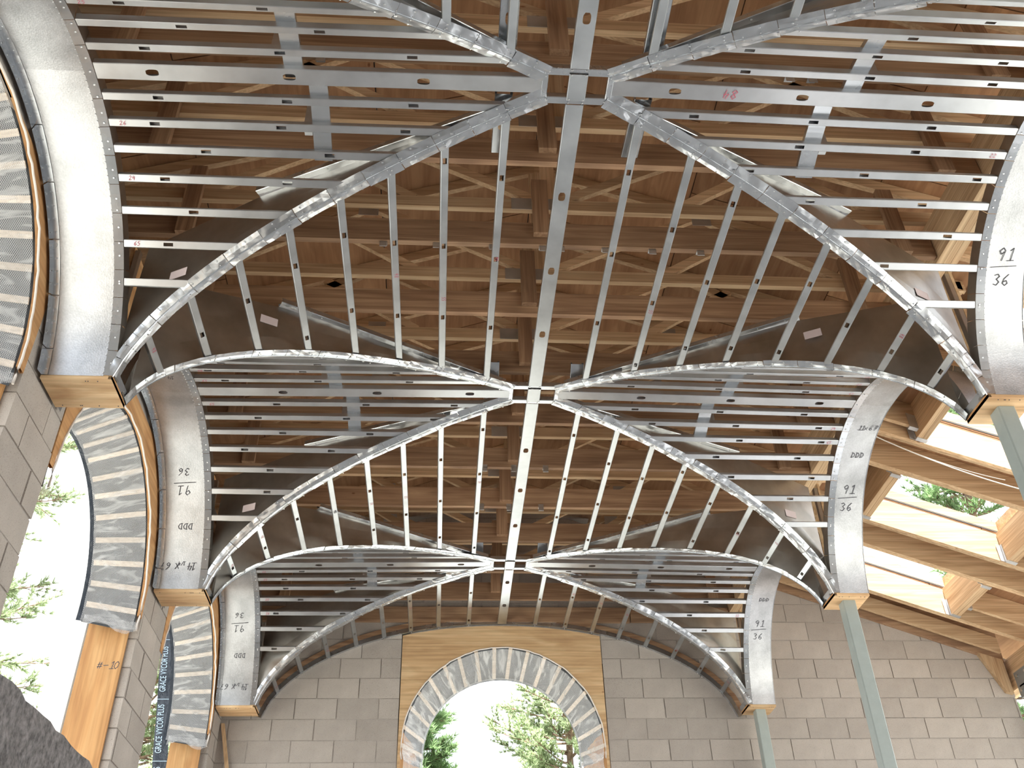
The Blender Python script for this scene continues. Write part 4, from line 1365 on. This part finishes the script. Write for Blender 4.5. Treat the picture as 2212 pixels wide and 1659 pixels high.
# ------------------------------------------------------------------ pine trees outside
def pine(name, base, height, crown_r, label, matn='needles', zlow=0.35, seed=1, n_br=70, dens=26, group='pine trees outside', lean=(0, 0), nl=0.09, taper=.75):
    rnd = random.Random(seed)
    b = Vector(base)
    root = thing(name, label, 'tree', b, group)
    top = b + Vector((lean[0], lean[1], height))
    pts = [b.lerp(top, i / 8) + Vector((rnd.uniform(-.08, .08), rnd.uniform(-.08, .08), 0)) for i in range(9)]
    q = MB(); q.tube(pts, [0.16 * (1 - i / 9) + .02 for i in range(9)], 8); q.build('trunk', 'bark', root, smooth=True)
    br = MB(); nd = MB()
    def tuft(p, d):
        for _ in range(9):
            v = (d + Vector((rnd.uniform(-1, 1), rnd.uniform(-1, 1), rnd.uniform(-.5, 1)))).normalized()
            sd_ = v.cross(Vector((rnd.uniform(-1, 1), rnd.uniform(-1, 1), rnd.uniform(-1, 1)))).normalized() * .010
            i = len(nd.v); e = p + v * nl * rnd.uniform(.7, 1.3)
            nd.v += [tuple(p - sd_), tuple(p + sd_), tuple(e)]; nd.f.append((i, i + 1, i + 2))
    for i in range(n_br):
        h = zlow + (1 - zlow) * (i + rnd.random()) / n_br
        p = b.lerp(top, h); an = rnd.uniform(0, 2 * pi)
        L = crown_r * (1 - taper * (h - zlow) / (1 - zlow)) * rnd.uniform(.55, 1.1)
        d = Vector((cos(an), sin(an), rnd.uniform(-.15, .45))).normalized()
        pp = [p]
        for s in range(5):
            d = (d + Vector((rnd.uniform(-.2, .2), rnd.uniform(-.2, .2), rnd.uniform(-.05, .16)))).normalized()
            pp.append(pp[-1] + d * L / 5)
        br.tube(pp, [.022, .018, .014, .010, .007, .004], 5)
        for s in range(dens):
            f = rnd.uniform(.30, 1) * 5; a = int(min(4, f)); q0 = pp[a].lerp(pp[a + 1], f - a)
            tw = (d + Vector((rnd.uniform(-1, 1), rnd.uniform(-1, 1), rnd.uniform(-.4, .8)))).normalized()
            e = q0 + tw * rnd.uniform(.08, .32)
            br.tube([q0, e], [.005, .003], 3)
            for z_ in range(3): tuft(q0.lerp(e, .4 + .3 * z_), tw)
    br.build('branches', 'bark', root, kind='stuff')
    nd.build('needles', matn, root, kind='stuff')
pine('pine_tree', (-1.3, 12.6, FLOOR), 8.3, 1.15, 'dense green pine on the left inside the end wall arch', seed=3, n_br=260, dens=34, taper=.6, nl=.12)
pine('pine_tree', (1.5, 13.2, FLOOR), 7.2, 1.9, 'lighter pine with sparse upright tips on the right inside the end wall arch', 'needles_b', seed=5, n_br=120, dens=24, taper=.45)
pine('pine_tree', (-6.3, 7.9, FLOOR), 8.6, 1.9, 'pale pine seen through the middle left wall opening', 'needles_b', seed=8, n_br=75, dens=18, taper=.4)
pine('pine_tree', (-4.9, 11.2, FLOOR), 7.4, 1.6, 'bright green pine in the slit of the farthest left opening', 'needles_b', seed=11, n_br=130, dens=28, taper=.3)
pine('pine_tree', (6.6, 8.3, FLOOR), 9.6, 1.6, 'dark green pine beyond the right end of the sloped block wall', seed=14, n_br=110, dens=22, taper=.4)
pine('pine_tree', (8.6, 4.0, FLOOR), 11.2, 2.4, 'pine rising over the porch roof, seen through the skylight openings', seed=17, n_br=110, dens=22, taper=.4)
